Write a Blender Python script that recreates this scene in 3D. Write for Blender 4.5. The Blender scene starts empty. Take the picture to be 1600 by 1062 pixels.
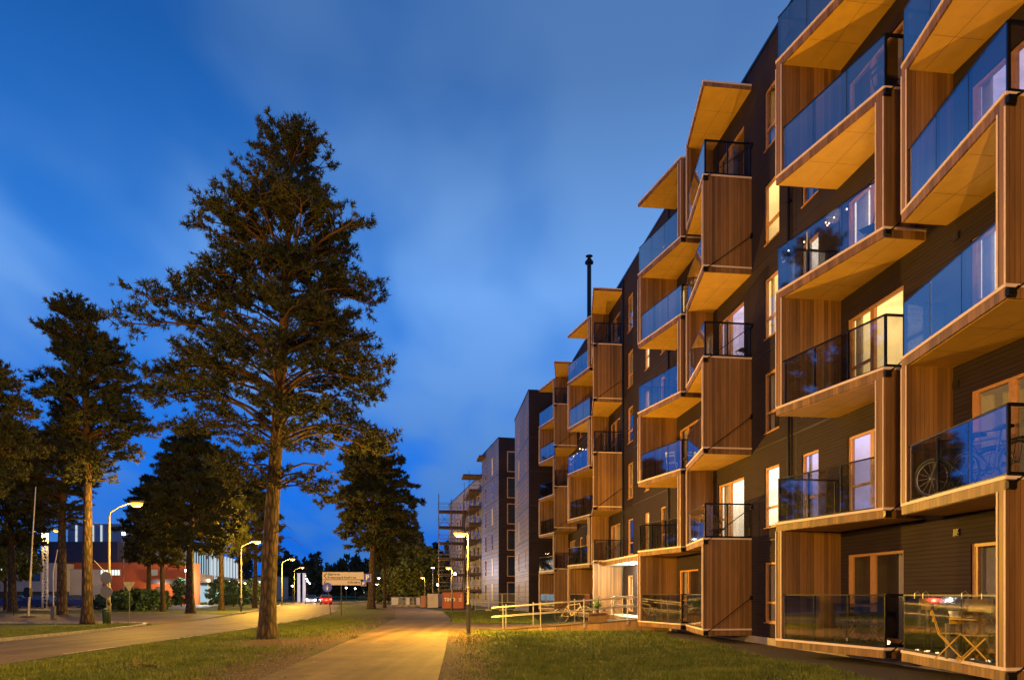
import bpy, math, random
import numpy as np
from mathutils import Vector, Matrix
R = math.radians
scene = bpy.context.scene
COL = scene.collection

# ------------------------------------------------------------------ camera
cam_d = bpy.data.cameras.new('camera'); cam = bpy.data.objects.new('camera', cam_d); COL.objects.link(cam)
cam_d.sensor_width = 36; cam_d.lens = 24; cam_d.shift_y = 0.2475
cam_d.clip_start = 0.1; cam_d.clip_end = 3000
EYE = 1.6; F = 1066.67
cam.location = (0, 0, EYE); cam.rotation_euler = (R(90), 0, 0)
scene.camera = cam
scene.render.resolution_x = 1024; scene.render.resolution_y = 679
scene.view_settings.view_transform = 'Standard'; scene.view_settings.look = 'None'
scene.view_settings.exposure = 0.0; scene.view_settings.gamma = 1.0

# ------------------------------------------------------------------ sky
world = bpy.data.worlds.new('World'); scene.world = world; world.use_nodes = True
def nd(nt, typ, **kw):
    n = nt.nodes.new(typ)
    for k, v in kw.items():
        if k in n.inputs.keys(): n.inputs[k].default_value = v
        else: setattr(n, k, v)
    return n
def math_n(nt, op, a, b=None, c=None, clamp=False):
    n = nt.nodes.new('ShaderNodeMath'); n.operation = op; n.use_clamp = clamp
    for i, v in enumerate((a, b, c)):
        if v is None: continue
        if isinstance(v, (int, float)): n.inputs[i].default_value = v
        else: nt.links.new(v, n.inputs[i])
    return n.outputs[0]
def ramp(nt, fac, stops, interp='LINEAR'):
    n = nt.nodes.new('ShaderNodeValToRGB'); cr = n.color_ramp; cr.interpolation = interp
    while len(cr.elements) < len(stops): cr.elements.new(0.5)
    for e, (p, c) in zip(cr.elements, stops):
        e.position = p; e.color = (c[0], c[1], c[2], 1)
    nt.links.new(fac, n.inputs[0]); return n.outputs[0]
def mixc(nt, fac, a, b, mode='MIX'):
    n = nt.nodes.new('ShaderNodeMix'); n.data_type = 'RGBA'; n.blend_type = mode
    for i, v in ((0, fac), (6, a), (7, b)):
        if isinstance(v, (int, float)): n.inputs[i].default_value = v
        elif isinstance(v, tuple): n.inputs[i].default_value = (v[0], v[1], v[2], 1)
        else: nt.links.new(v, n.inputs[i])
    return n.outputs[2]
wt = world.node_tree; wt.nodes.clear()
tc = wt.nodes.new('ShaderNodeTexCoord'); sep = wt.nodes.new('ShaderNodeSeparateXYZ')
wt.links.new(tc.outputs['Generated'], sep.inputs[0])
zc = math_n(wt, 'MAXIMUM', sep.outputs[2], 0.0)
den = math_n(wt, 'ADD', zc, 0.22)
comb = wt.nodes.new('ShaderNodeCombineXYZ')
wt.links.new(math_n(wt, 'DIVIDE', sep.outputs[0], den), comb.inputs[0])
wt.links.new(math_n(wt, 'DIVIDE', sep.outputs[1], den), comb.inputs[1])
mp = wt.nodes.new('ShaderNodeMapping'); wt.links.new(comb.outputs[0], mp.inputs[0])
mp.inputs['Rotation'].default_value = (0, 0, R(14)); mp.inputs['Scale'].default_value = (0.95, 0.5, 1)
mp.inputs['Location'].default_value = (0.35, 0.2, 0)
n1 = nd(wt, 'ShaderNodeTexNoise', Scale=1.3, Detail=4.0, Roughness=0.42, Distortion=0.2)
wt.links.new(mp.outputs[0], n1.inputs['Vector'])
n2 = nd(wt, 'ShaderNodeTexNoise', Scale=3.6, Detail=3.0, Roughness=0.42, Distortion=0.2)
wt.links.new(mp.outputs[0], n2.inputs['Vector'])
cl = math_n(wt, 'ADD', math_n(wt, 'MULTIPLY', n1.outputs[0], 0.58), math_n(wt, 'MULTIPLY', n2.outputs[0], 0.42))
base = ramp(wt, zc, [(0.0, (0.004, 0.10, 0.55)), (0.16, (0.010, 0.15, 0.68)), (0.38, (0.026, 0.175, 0.60)), (0.60, (0.010, 0.088, 0.34)), (1.0, (0.008, 0.05, 0.2))])
cloud = ramp(wt, zc, [(0.0, (0.022, 0.13, 0.46)), (0.2, (0.075, 0.215, 0.56)), (0.40, (0.145, 0.335, 0.74)), (0.60, (0.070, 0.17, 0.40)), (1.0, (0.03, 0.10, 0.28))])
# the western side (left) keeps a clearer, deeper blue
side = math_n(wt, 'MULTIPLY_ADD', sep.outputs[0], 0.16, 0.035)
cf = math_n(wt, 'ADD', cl, side)
cfac = ramp(wt, cf, [(0.40, (0, 0, 0)), (0.60, (1, 1, 1))], 'EASE')
skyc = mixc(wt, cfac, base, cloud)
bg = wt.nodes.new('ShaderNodeBackground'); wt.links.new(skyc, bg.inputs[0]); bg.inputs[1].default_value = 1.2
wo = wt.nodes.new('ShaderNodeOutputWorld'); wt.links.new(bg.outputs[0], wo.inputs[0])

SODIUM = (1.0, 0.52, 0.05)
# ------------------------------------------------------------------ helpers
def px(x, y, d):
    """photo pixel -> world point at depth d"""
    return ((x-800)/F*d, d, EYE+(927-y)/F*d)
def tag(o, label=None, cat=None, group=None, kind=None):
    if label: o['label'] = label
    if cat: o['category'] = cat
    if group: o['group'] = group
    if kind: o['kind'] = kind
    return o
def empty(name, loc=(0, 0, 0), rz=0, label=None, cat=None, group=None):
    o = bpy.data.objects.new(name, None); COL.objects.link(o); o.location = loc; o.rotation_euler = (0, 0, rz)
    o.empty_display_size = 0.2
    return tag(o, label, cat, group)
class MB:
    def __init__(s): s.v = []; s.f = []; s.m = []; s.mi = 0
    def face(s, pts):
        b = len(s.v); s.v += [tuple(p) for p in pts]; s.f.append(tuple(range(b, b+len(pts)))); s.m.append(s.mi)
    def box(s, x0, x1, y0, y1, z0, z1):
        if x0 > x1: x0, x1 = x1, x0
        if y0 > y1: y0, y1 = y1, y0
        if z0 > z1: z0, z1 = z1, z0
        b = len(s.v)
        s.v += [(x0,y0,z0),(x1,y0,z0),(x1,y1,z0),(x0,y1,z0),(x0,y0,z1),(x1,y0,z1),(x1,y1,z1),(x0,y1,z1)]
        for q in ((0,3,2,1),(4,5,6,7),(0,1,5,4),(1,2,6,5),(2,3,7,6),(3,0,4,7)):
            s.f.append(tuple(b+i for i in q)); s.m.append(s.mi)
        return s
    def prism(s, poly, z0, z1):
        """poly: list of (x,y), any winding"""
        a = sum(poly[i][0]*poly[(i+1)%len(poly)][1]-poly[(i+1)%len(poly)][0]*poly[i][1] for i in range(len(poly)))
        if a < 0: poly = poly[::-1]
        n = len(poly); b = len(s.v)
        s.v += [(x,y,z0) for x,y in poly] + [(x,y,z1) for x,y in poly]
        s.f.append(tuple(b+i for i in range(n))[::-1]); s.m.append(s.mi)
        s.f.append(tuple(b+n+i for i in range(n))); s.m.append(s.mi)
        for i in range(n):
            j = (i+1)%n; s.f.append((b+i,b+j,b+n+j,b+n+i)); s.m.append(s.mi)
        return s
    def tube(s, pts, r, seg=8, cap=True):
        """r: number or list of radii"""
        pts = [Vector(p) for p in pts]; n = len(pts)
        rs = r if isinstance(r, (list, tuple)) else [r]*n
        b = len(s.v); ref = None
        for i, p in enumerate(pts):
            t = (pts[min(i+1,n-1)]-pts[max(i-1,0)])
            if t.length < 1e-9: t = Vector((0,0,1))
            t.normalize()
            if ref is None:
                ref = Vector((1,0,0)) if abs(t.x) < 0.8 else Vector((0,1,0))
            a = (ref - t*ref.dot(t))
            if a.length < 1e-6: a = Vector((0,1,0))-t*t.y
            a.normalize(); c = t.cross(a); ref = a
            for k in range(seg):
                th = 2*math.pi*k/seg
                s.v.append(tuple(p + (a*math.cos(th)+c*math.sin(th))*rs[i]))
        for i in range(n-1):
            for k in range(seg):
                k2 = (k+1)%seg
                s.f.append((b+i*seg+k, b+i*seg+k2, b+(i+1)*seg+k2, b+(i+1)*seg+k)); s.m.append(s.mi)
        if cap:
            s.f.append(tuple(b+k for k in range(seg))[::-1]); s.m.append(s.mi)
            s.f.append(tuple(b+(n-1)*seg+k for k in range(seg))); s.m.append(s.mi)
        return s
    def bar(s, p, q, w, h=None):
        """square bar between two points"""
        p = Vector(p); q = Vector(q); h = h or w
        t = (q-p).normalized(); up = Vector((0,0,1)) if abs(t.z) < 0.95 else Vector((0,1,0))
        a = t.cross(up).normalized(); c = a.cross(t)
        b = len(s.v)
        for e in (p, q):
            for i, j in ((-1,-1),(1,-1),(1,1),(-1,1)):
                s.v.append(tuple(e+a*(i*w/2)+c*(j*h/2)))
        for f in ((0,1,2,3),(7,6,5,4),(0,4,5,1),(1,5,6,2),(2,6,7,3),(3,7,4,0)):
            s.f.append(tuple(b+i for i in f)); s.m.append(s.mi)
        return s
    def ring(s, c, axis, R_, r, seg=28, sec=8):
        c = Vector(c); ax = Vector(axis).normalized()
        a = ax.cross(Vector((0,0,1))); a = a.normalized() if a.length > 1e-4 else Vector((1,0,0)); d = ax.cross(a)
        b = len(s.v)
        for i in range(seg):
            th = 2*math.pi*i/seg; o = a*math.cos(th)+d*math.sin(th)
            for k in range(sec):
                ph = 2*math.pi*k/sec
                s.v.append(tuple(c+o*(R_+r*math.cos(ph))+ax*(r*math.sin(ph))))
        for i in range(seg):
            for k in range(sec):
                i2 = (i+1)%seg; k2 = (k+1)%sec
                s.f.append((b+i*sec+k, b+i2*sec+k, b+i2*sec+k2, b+i*sec+k2)); s.m.append(s.mi)
        return s
    def lathe(s, prof, c=(0,0,0), seg=16):
        b = len(s.v); n = len(prof)
        for r, z in prof:
            for k in range(seg):
                th = 2*math.pi*k/seg; s.v.append((c[0]+r*math.cos(th), c[1]+r*math.sin(th), c[2]+z))
        for i in range(n-1):
            for k in range(seg):
                k2 = (k+1)%seg
                s.f.append((b+i*seg+k, b+i*seg+k2, b+(i+1)*seg+k2, b+(i+1)*seg+k)); s.m.append(s.mi)
        return s
    def build(s, name, mats, parent=None, smooth=False):
        me = bpy.data.meshes.new(name); me.from_pydata(s.v, [], s.f)
        if not isinstance(mats, (list, tuple)): mats = [mats]
        for m in mats: me.materials.append(m)
        if len(mats) > 1: me.polygons.foreach_set('material_index', s.m)
        if smooth: me.polygons.foreach_set('use_smooth', [True]*len(s.f))
        me.update()
        o = bpy.data.objects.new(name, me); COL.objects.link(o)
        if parent: o.parent = parent
        return o
def tri_mesh(name, V, mat, parent=None, quads=False):
    """V: (n,3,3) or (n,4,3) numpy array of separate faces"""
    k = V.shape[1]; n = V.shape[0]
    me = bpy.data.meshes.new(name); me.vertices.add(n*k); me.vertices.foreach_set('co', V.reshape(-1).astype(np.float32))
    me.loops.add(n*k); me.loops.foreach_set('vertex_index', np.arange(n*k, dtype=np.int32))
    me.polygons.add(n); me.polygons.foreach_set('loop_start', np.arange(0, n*k, k, dtype=np.int32))
    me.polygons.foreach_set('loop_total', np.full(n, k, dtype=np.int32))
    me.materials.append(mat); me.update(calc_edges=True)
    o = bpy.data.objects.new(name, me); COL.objects.link(o)
    if parent: o.parent = parent
    return o
def copy_tree(o, parent=None):
    c = o.copy(); COL.objects.link(c)
    if parent: c.parent = parent
    for ch in list(o.children): copy_tree(ch, c)
    return c
def text_mesh(txt, size, mat, name, parent, M, extrude=0.004, bold=0.0, align='LEFT'):
    cu = bpy.data.curves.new('t', 'FONT'); cu.body = txt; cu.size = size; cu.extrude = extrude; cu.offset = bold
    cu.align_x = align; cu.align_y = 'CENTER'
    t = bpy.data.objects.new('t', cu); COL.objects.link(t)
    dg = bpy.context.evaluated_depsgraph_get()
    me = bpy.data.meshes.new_from_object(t.evaluated_get(dg)); me.name = name
    bpy.data.objects.remove(t); bpy.data.curves.remove(cu)
    me.transform(M); me.materials.clear(); me.materials.append(mat)
    o = bpy.data.objects.new(name, me); COL.objects.link(o); o.parent = parent
    return o

# ------------------------------------------------------------------ materials
def newmat(name):
    m = bpy.data.materials.new(name); m.use_nodes = True; nt = m.node_tree
    b = nt.nodes['Principled BSDF']; return m, nt, b
def plain(name, col, rough=0.6, metal=0.0, var=0.12, scale=6.0, bump=0.0, spec=0.5):
    m, nt, b = newmat(name)
    t = nt.nodes.new('ShaderNodeTexCoord'); n = nd(nt, 'ShaderNodeTexNoise', Scale=scale, Detail=5.0, Roughness=0.6)
    nt.links.new(t.outputs['Object'], n.inputs['Vector'])
    lo = tuple(c*(1-var) for c in col); hi = tuple(min(1, c*(1+var)) for c in col)
    nt.links.new(ramp(nt, n.outputs[0], [(0.3, lo), (0.7, hi)]), b.inputs['Base Color'])
    b.inputs['Roughness'].default_value = rough; b.inputs['Metallic'].default_value = metal
    b.inputs['Specular IOR Level'].default_value = spec
    if bump:
        bp = nd(nt, 'ShaderNodeBump', Strength=bump, Distance=0.02); nt.links.new(n.outputs[0], bp.inputs['Height']); nt.links.new(bp.outputs[0], b.inputs['Normal'])
    return m
def emit(name, col, strength):
    m, nt, b = newmat(name); b.inputs['Base Color'].default_value = (0.02, 0.02, 0.02, 1)
    b.inputs['Emission Color'].default_value = (*col, 1); b.inputs['Emission Strength'].default_value = strength
    return m
def coords(nt, kind='Object'):
    t = nt.nodes.new('ShaderNodeTexCoord'); s = nt.nodes.new('ShaderNodeSeparateXYZ')
    nt.links.new(t.outputs[kind], s.inputs[0]); return t.outputs[kind], s.outputs
def board_mat(name, c0, c1, period, rough=0.55, groove=0.10, gdark=0.45):
    """vertical boards with grain; boards differ a little in tone"""
    m, nt, b = newmat(name); v, s = coords(nt)
    u = math_n(nt, 'ADD', s[0], s[1])
    q = math_n(nt, 'DIVIDE', u, period)
    fr = math_n(nt, 'FRACT', q); fl = math_n(nt, 'FLOOR', q)
    edge = math_n(nt, 'MULTIPLY', math_n(nt, 'ABSOLUTE', math_n(nt, 'SUBTRACT', fr, 0.5)), 2.0)
    g = math_n(nt, 'GREATER_THAN', edge, 1-groove)
    wn = nt.nodes.new('ShaderNodeTexWhiteNoise'); wn.noise_dimensions = '1D'; nt.links.new(fl, wn.inputs['W'])
    mp = nt.nodes.new('ShaderNodeMapping'); mp.inputs['Scale'].default_value = (26, 26, 1.3); nt.links.new(v, mp.inputs[0])
    n = nd(nt, 'ShaderNodeTexNoise', Scale=1.0, Detail=5.0, Roughness=0.65, Distortion=0.5); nt.links.new(mp.outputs[0], n.inputs['Vector'])
    mp2 = nt.nodes.new('ShaderNodeMapping'); mp2.inputs['Scale'].default_value = (1.1, 1.1, 0.7); nt.links.new(v, mp2.inputs[0])
    n3 = nd(nt, 'ShaderNodeTexNoise', Scale=1.0, Detail=3.0); nt.links.new(mp2.outputs[0], n3.inputs['Vector'])
    f = math_n(nt, 'ADD', math_n(nt, 'MULTIPLY', wn.outputs[0], 0.42), math_n(nt, 'ADD', math_n(nt, 'MULTIPLY', n.outputs[0], 0.42), math_n(nt, 'MULTIPLY', n3.outputs[0], 0.30)))
    c = ramp(nt, f, [(0.30, c0), (0.75, c1)])
    mp4 = nt.nodes.new('ShaderNodeMapping'); mp4.inputs['Scale'].default_value = (3.2, 3.2, .22); nt.links.new(v, mp4.inputs[0])
    n4 = nd(nt, 'ShaderNodeTexNoise', Scale=1.0, Detail=6.0, Roughness=0.7); nt.links.new(mp4.outputs[0], n4.inputs['Vector'])
    c = mixc(nt, 1.0, c, ramp(nt, n4.outputs[0], [(0.32, (.62, .60, .60)), (0.55, (1, 1, 1)), (0.75, (1.0, .96, .88))]), 'MULTIPLY')
    c = mixc(nt, g, c, mixc(nt, 1.0, c, (gdark, gdark, gdark), 'MULTIPLY'))
    nt.links.new(c, b.inputs['Base Color']); b.inputs['Roughness'].default_value = rough
    h = math_n(nt, 'SUBTRACT', math_n(nt, 'MULTIPLY', n.outputs[0], 0.25), g)
    bp = nd(nt, 'ShaderNodeBump', Strength=0.5, Distance=0.008); nt.links.new(h, bp.inputs['Height']); nt.links.new(bp.outputs[0], b.inputs['Normal'])
    return m
def clad_mat(name, c0, c1, period=0.085, rough=0.5, spec=.12):
    """fine horizontal lines of the dark facade"""
    m, nt, b = newmat(name); v, s = coords(nt)
    fr = math_n(nt, 'FRACT', math_n(nt, 'DIVIDE', s[2], period))
    g = math_n(nt, 'GREATER_THAN', fr, 0.84)
    mp = nt.nodes.new('ShaderNodeMapping'); mp.inputs['Scale'].default_value = (0.6, 0.6, 9); nt.links.new(v, mp.inputs[0])
    n = nd(nt, 'ShaderNodeTexNoise', Scale=1.4, Detail=6.0, Roughness=0.65); nt.links.new(mp.outputs[0], n.inputs['Vector'])
    n2 = nd(nt, 'ShaderNodeTexNoise', Scale=0.5, Detail=4.0); nt.links.new(v, n2.inputs['Vector'])
    f = math_n(nt, 'ADD', math_n(nt, 'MULTIPLY', n.outputs[0], 0.6), math_n(nt, 'MULTIPLY', n2.outputs[0], 0.4))
    c = ramp(nt, f, [(0.3, c0), (0.7, c1)])
    c = mixc(nt, g, c, mixc(nt, 1.0, c, (0.5, 0.5, 0.5), 'MULTIPLY'))
    nt.links.new(c, b.inputs['Base Color']); b.inputs['Roughness'].default_value = rough; b.inputs['Specular IOR Level'].default_value = spec
    bp = nd(nt, 'ShaderNodeBump', Strength=0.35, Distance=0.006)
    nt.links.new(math_n(nt, 'SUBTRACT', math_n(nt, 'MULTIPLY', n.outputs[0], 0.6), g), bp.inputs['Height']); nt.links.new(bp.outputs[0], b.inputs['Normal'])
    return m
def glass_mat(name, tint=(0.72, 0.76, 0.82), base=0.2, k=0.8, rough=0.02, ior=1.5):
    m = bpy.data.materials.new(name); m.use_nodes = True; nt = m.node_tree; nt.nodes.clear()
    out = nt.nodes.new('ShaderNodeOutputMaterial'); mx = nt.nodes.new('ShaderNodeMixShader')
    tr = nt.nodes.new('ShaderNodeBsdfTransparent'); tr.inputs[0].default_value = (*tint, 1)
    gl = nt.nodes.new('ShaderNodeBsdfGlossy'); gl.inputs['Color'].default_value = (1, 1, 1, 1); gl.inputs['Roughness'].default_value = rough
    fr = nt.nodes.new('ShaderNodeFresnel'); ge = nt.nodes.new('ShaderNodeNewGeometry')
    nt.links.new(math_n(nt, 'MULTIPLY_ADD', ge.outputs['Backfacing'], 1/ior-ior, ior), fr.inputs['IOR'])
    fac = math_n(nt, 'MULTIPLY_ADD', fr.outputs[0], k, base, clamp=True)
    nt.links.new(fac, mx.inputs[0]); nt.links.new(tr.outputs[0], mx.inputs[1]); nt.links.new(gl.outputs[0], mx.inputs[2])
    nt.links.new(mx.outputs[0], out.inputs[0]); return m
def room_mat(name, col, strength, wall=(0.5, 0.45, 0.38)):
    """lit room: its lamplight is put into the walls as an uneven glow"""
    m, nt, b = newmat(name); v, s = coords(nt)
    n = nd(nt, 'ShaderNodeTexNoise', Scale=1.1, Detail=2.0); nt.links.new(v, n.inputs['Vector'])
    b.inputs['Base Color'].default_value = (*wall, 1)
    up = math_n(nt, 'FRACT', math_n(nt, 'DIVIDE', math_n(nt, 'SUBTRACT', s[2], 0.452), 2.95))
    f = math_n(nt, 'MULTIPLY', math_n(nt, 'MULTIPLY_ADD', n.outputs[0], 1.5, 0.1), math_n(nt, 'MULTIPLY_ADD', up, 0.8, 0.55))  # glow stands in for a room lamp, stronger towards the ceiling
    nt.links.new(math_n(nt, 'MULTIPLY', f, strength), b.inputs['Emission Strength']); b.inputs['Emission Color'].default_value = (*col, 1)
    return m
WOOD = board_mat('wood_boards', (0.105, 0.050, 0.018), (0.26, 0.130, 0.044), 0.095)
SOFFIT = plain('ply_soffit', (0.60, 0.36, 0.10), 0.55, var=0.10, scale=2.5, bump=0.03)
TRIM = plain('pale_trim', (0.66, 0.52, 0.45), 0.5, var=0.05)
CLAD = clad_mat('dark_cladding', (0.021, 0.0145, 0.018), (0.042, 0.030, 0.035), 0.09, 0.8)
CLADB = clad_mat('grey_cladding', (0.11, 0.125, 0.20), (0.19, 0.21, 0.32), 0.45, 0.5)
JOINT = plain('joint_black', (0.012, 0.010, 0.012), 0.5)
PLINTH = plain('plinth_concrete', (0.34, 0.29, 0.22), 0.9, var=0.25, scale=3, bump=0.3)
FRAMEW = plain('window_wood', (0.46, 0.23, 0.085), 0.45, var=0.15, scale=10)
BLACK = plain('black_metal', (0.013, 0.013, 0.015), 0.35, 0.6)
RAILTOP = plain('rail_metal', (0.03, 0.032, 0.04), 0.28, 0.8)
GLASS = glass_mat('balcony_glass', (0.82, 0.83, 0.87), 0.14, 0.9, 0.035)
GLASSR = glass_mat('return_glass', (0.80, 0.80, 0.83), 0.02, 0.8, 0.02)
PANE = glass_mat('window_glass', (0.93, 0.94, 0.95), 0.04, 0.9, 0.012)
ROOM = {
 'dark': plain('room_dark', (0.05, 0.042, 0.036), 0.9, var=0.4, scale=1.5),
 'dim': room_mat('room_dim', (1.0, 0.62, 0.25), 0.10),
 'warm': room_mat('room_warm', (1.0, 0.66, 0.22), 1.5),
 'white': room_mat('room_white', (1.0, 0.82, 0.52), 1.9),
 'purple': room_mat('room_lilac', (0.80, 0.66, 1.0), 0.85),
}
CURT = plain('curtain_cloth', (0.55, 0.50, 0.42), 0.9, var=0.1)
GALV = plain('galvanised_steel', (0.34, 0.32, 0.31), 0.42, 0.7, var=0.15)
BULB = emit('bulb_glow', (1.0, 0.62, 0.28), 7)
LAMPG = emit('sodium_glow', (1.0, 0.34, 0.025), 5.0)
WHITEL = emit('white_lamp_glow', (0.92, 0.97, 1.0), 22)
ROOFM = plain('roof_felt', (0.04, 0.04, 0.045), 0.8)

# ground materials -------------------------------------------------
def ground_mat():
    m, nt, b = newmat('lawn_earth'); v, s = coords(nt)
    n1 = nd(nt, 'ShaderNodeTexNoise', Scale=0.35, Detail=7.0, Roughness=0.62); nt.links.new(v, n1.inputs['Vector'])
    n2 = nd(nt, 'ShaderNodeTexNoise', Scale=9.0, Detail=6.0, Roughness=0.7); nt.links.new(v, n2.inputs['Vector'])
    n3 = nd(nt, 'ShaderNodeTexNoise', Scale=60.0, Detail=4.0, Roughness=0.7); nt.links.new(v, n3.inputs['Vector'])
    gf = math_n(nt, 'ADD', math_n(nt, 'MULTIPLY', n2.outputs[0], 0.5), math_n(nt, 'MULTIPLY', n3.outputs[0], 0.5))
    grass = ramp(nt, gf, [(0.35, (0.020, 0.030, 0.005)), (0.55, (0.060, 0.080, 0.012)), (0.70, (0.125, 0.135, 0.03))])
    earth = ramp(nt, gf, [(0.35, (0.038, 0.022, 0.013)), (0.5, (0.095, 0.058, 0.032)), (0.68, (0.19, 0.125, 0.07))])
    # worn strips along the path (x as a function of y), and round the tree
    yc = s[1]; xc = s[0]
    el = math_n(nt, 'SUBTRACT', math_n(nt, 'MULTIPLY', yc, -0.1), 3.55)
    dl = math_n(nt, 'ABSOLUTE', math_n(nt, 'SUBTRACT', math_n(nt, 'ADD', xc, 0.8), el))
    er = math_n(nt, 'MULTIPLY_ADD', yc, -0.08, -0.15)
    dr = math_n(nt, 'ABSOLUTE', math_n(nt, 'SUBTRACT', math_n(nt, 'SUBTRACT', xc, 0.35), er))
    dmin = math_n(nt, 'MINIMUM', math_n(nt, 'MULTIPLY', dl, 0.62), math_n(nt, 'MULTIPLY', dr, 0.95))
    tx = math_n(nt, 'SUBTRACT', xc, -7.8); ty = math_n(nt, 'MULTIPLY', math_n(nt, 'SUBTRACT', yc, 22.6), 0.75)
    dt = math_n(nt, 'MULTIPLY', math_n(nt, 'SQRT', math_n(nt, 'ADD', math_n(nt, 'MULTIPLY', tx, tx), math_n(nt, 'MULTIPLY', ty, ty))), 0.42)
    dm = math_n(nt, 'MINIMUM', dmin, dt)
    e = math_n(nt, 'ADD', dm, math_n(nt, 'MULTIPLY', math_n(nt, 'SUBTRACT', math_n(nt, 'ADD', math_n(nt, 'MULTIPLY', n1.outputs[0], 0.6), math_n(nt, 'MULTIPLY', n2.outputs[0], 0.4)), 0.5), 4.2))
    ef = ramp(nt, e, [(0.35, (1, 1, 1)), (0.85, (0, 0, 0))])
    nt.links.new(mixc(nt, ef, grass, earth), b.inputs['Base Color'])
    b.inputs['Roughness'].default_value = 0.95; b.inputs['Specular IOR Level'].default_value = 0.15
    bp = nd(nt, 'ShaderNodeBump', Strength=0.9, Distance=0.05); nt.links.new(gf, bp.inputs['Height']); nt.links.new(bp.outputs[0], b.inputs['Normal'])
    return m
def asphalt_mat(name, c0, c1, streak=None, rough=0.75):
    m, nt, b = newmat(name); v, s = coords(nt)
    n1 = nd(nt, 'ShaderNodeTexNoise', Scale=0.5, Detail=6.0, Roughness=0.65); nt.links.new(v, n1.inputs['Vector'])
    n2 = nd(nt, 'ShaderNodeTexNoise', Scale=55.0, Detail=3.0, Roughness=0.8); nt.links.new(v, n2.inputs['Vector'])
    mp = nt.nodes.new('ShaderNodeMapping'); mp.inputs['Scale'].default_value = (2.4, 0.10, 1); mp.inputs['Rotation'].default_value = (0, 0, R(-6)); nt.links.new(v, mp.inputs[0])
    n3 = nd(nt, 'ShaderNodeTexNoise', Scale=1.0, Detail=4.0); nt.links.new(mp.outputs[0], n3.inputs['Vector'])
    f = math_n(nt, 'ADD', math_n(nt, 'MULTIPLY', n1.outputs[0], 0.35), math_n(nt, 'ADD', math_n(nt, 'MULTIPLY', n2.outputs[0], 0.35), math_n(nt, 'MULTIPLY', n3.outputs[0], 0.3)))
    c = ramp(nt, f, [(0.38, c0), (0.62, c1)])
    # thin cracks, and grit and stains that sit on the surface
    vo = nt.nodes.new('ShaderNodeTexVoronoi'); vo.feature = 'DISTANCE_TO_EDGE'; vo.inputs['Scale'].default_value = 0.33
    nv = nd(nt, 'ShaderNodeTexNoise', Scale=1.3, Detail=6.0, Roughness=0.7); nt.links.new(v, nv.inputs['Vector'])
    mv = nt.nodes.new('ShaderNodeMix'); mv.data_type = 'VECTOR'; mv.inputs[0].default_value = .55; nt.links.new(v, mv.inputs[4])
    sc2 = nt.nodes.new('ShaderNodeVectorMath'); sc2.operation = 'MULTIPLY_ADD'; nt.links.new(nv.outputs[1], sc2.inputs[0]); sc2.inputs[1].default_value = (1.6, 1.6, 1.6); nt.links.new(v, sc2.inputs[2])
    nt.links.new(sc2.outputs[0], vo.inputs['Vector'])
    crk = math_n(nt, 'MULTIPLY', math_n(nt, 'LESS_THAN', vo.outputs[0], 0.006), math_n(nt, 'GREATER_THAN', n1.outputs[0], 0.50))
    c = mixc(nt, crk, c, mixc(nt, 1.0, c, (0.3, 0.3, 0.3), 'MULTIPLY'))
    st_ = ramp(nt, nv.outputs[0], [(0.56, (1, 1, 1)), (0.70, (0.62, 0.60, 0.56))]); c = mixc(nt, 1.0, c, st_, 'MULTIPLY')
    nt.links.new(c, b.inputs['Base Color'])
    b.inputs['Roughness'].default_value = rough; b.inputs['Specular IOR Level'].default_value = .18
    bp = nd(nt, 'ShaderNodeBump', Strength=0.5, Distance=0.008); nt.links.new(n2.outputs[0], bp.inputs['Height']); nt.links.new(bp.outputs[0], b.inputs['Normal'])
    return m
GROUND = ground_mat()
ASPH = asphalt_mat('path_asphalt', (0.040, 0.026, 0.014), (0.185, 0.125, 0.062), rough=0.85)
ROADM = asphalt_mat('road_asphalt', (0.030, 0.021, 0.014), (0.125, 0.090, 0.054), rough=0.7)
KERB = plain('kerb_granite', (0.26, 0.24, 0.22), 0.8, var=0.3, scale=5, bump=0.2)
PAINT = plain('road_paint', (0.26, 0.24, 0.20), 0.7, var=0.3, scale=8)
MULCH = plain('bark_mulch', (0.030, 0.018, 0.012), 0.95, var=0.7, scale=24, bump=1.0)

# ------------------------------------------------------------------ ground, road, paths
def sheet(name, pts, z, mat, parent=None):
    m = MB(); m.face([(x, y, z) for x, y in pts]); o = m.build(name, mat); tag(o, kind='structure'); return o
def strip(name, left, right, z, mat):
    m = MB()
    for i in range(len(left)-1):
        m.face([(*left[i], z), (*right[i], z), (*right[i+1], z), (*left[i+1], z)])
    o = m.build(name, mat); tag(o, kind='structure'); return o
sheet('ground', [(-1500, -300), (1500, -300), (1500, 2500), (-1500, 2500)], 0, GROUND)
pathL = [(-3.4, -20), (-3.6, 0), (-4.1, 8), (-4.7, 12.6), (-5.0, 16.3), (-5.35, 20.8), (-6.1, 29.6), (-7.5, 43.8), (-10.6, 62), (-18.5, 88), (-31, 120), (-52, 165)]
pathR = [(1.2, -20), (-0.2, 0), (-0.9, 8), (-1.37, 12.6), (-1.65, 16.3), (-2.0, 20.8), (-2.75, 29.6), (-3.9, 43.8), (-6.4, 62), (-13.5, 88), (-26, 120), (-47, 165)]
strip('path', pathL, pathR, 0.012, ASPH)
sheet('side_path', [(-2.75, 29.8), (-0.4, 31.0), (8, 31.2), (8, 36.5), (-0.8, 36.2), (-3.2, 38.5), (-3.6, 41), (-3.35, 37), (-3.05, 33)], 0.008, ASPH)
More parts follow.
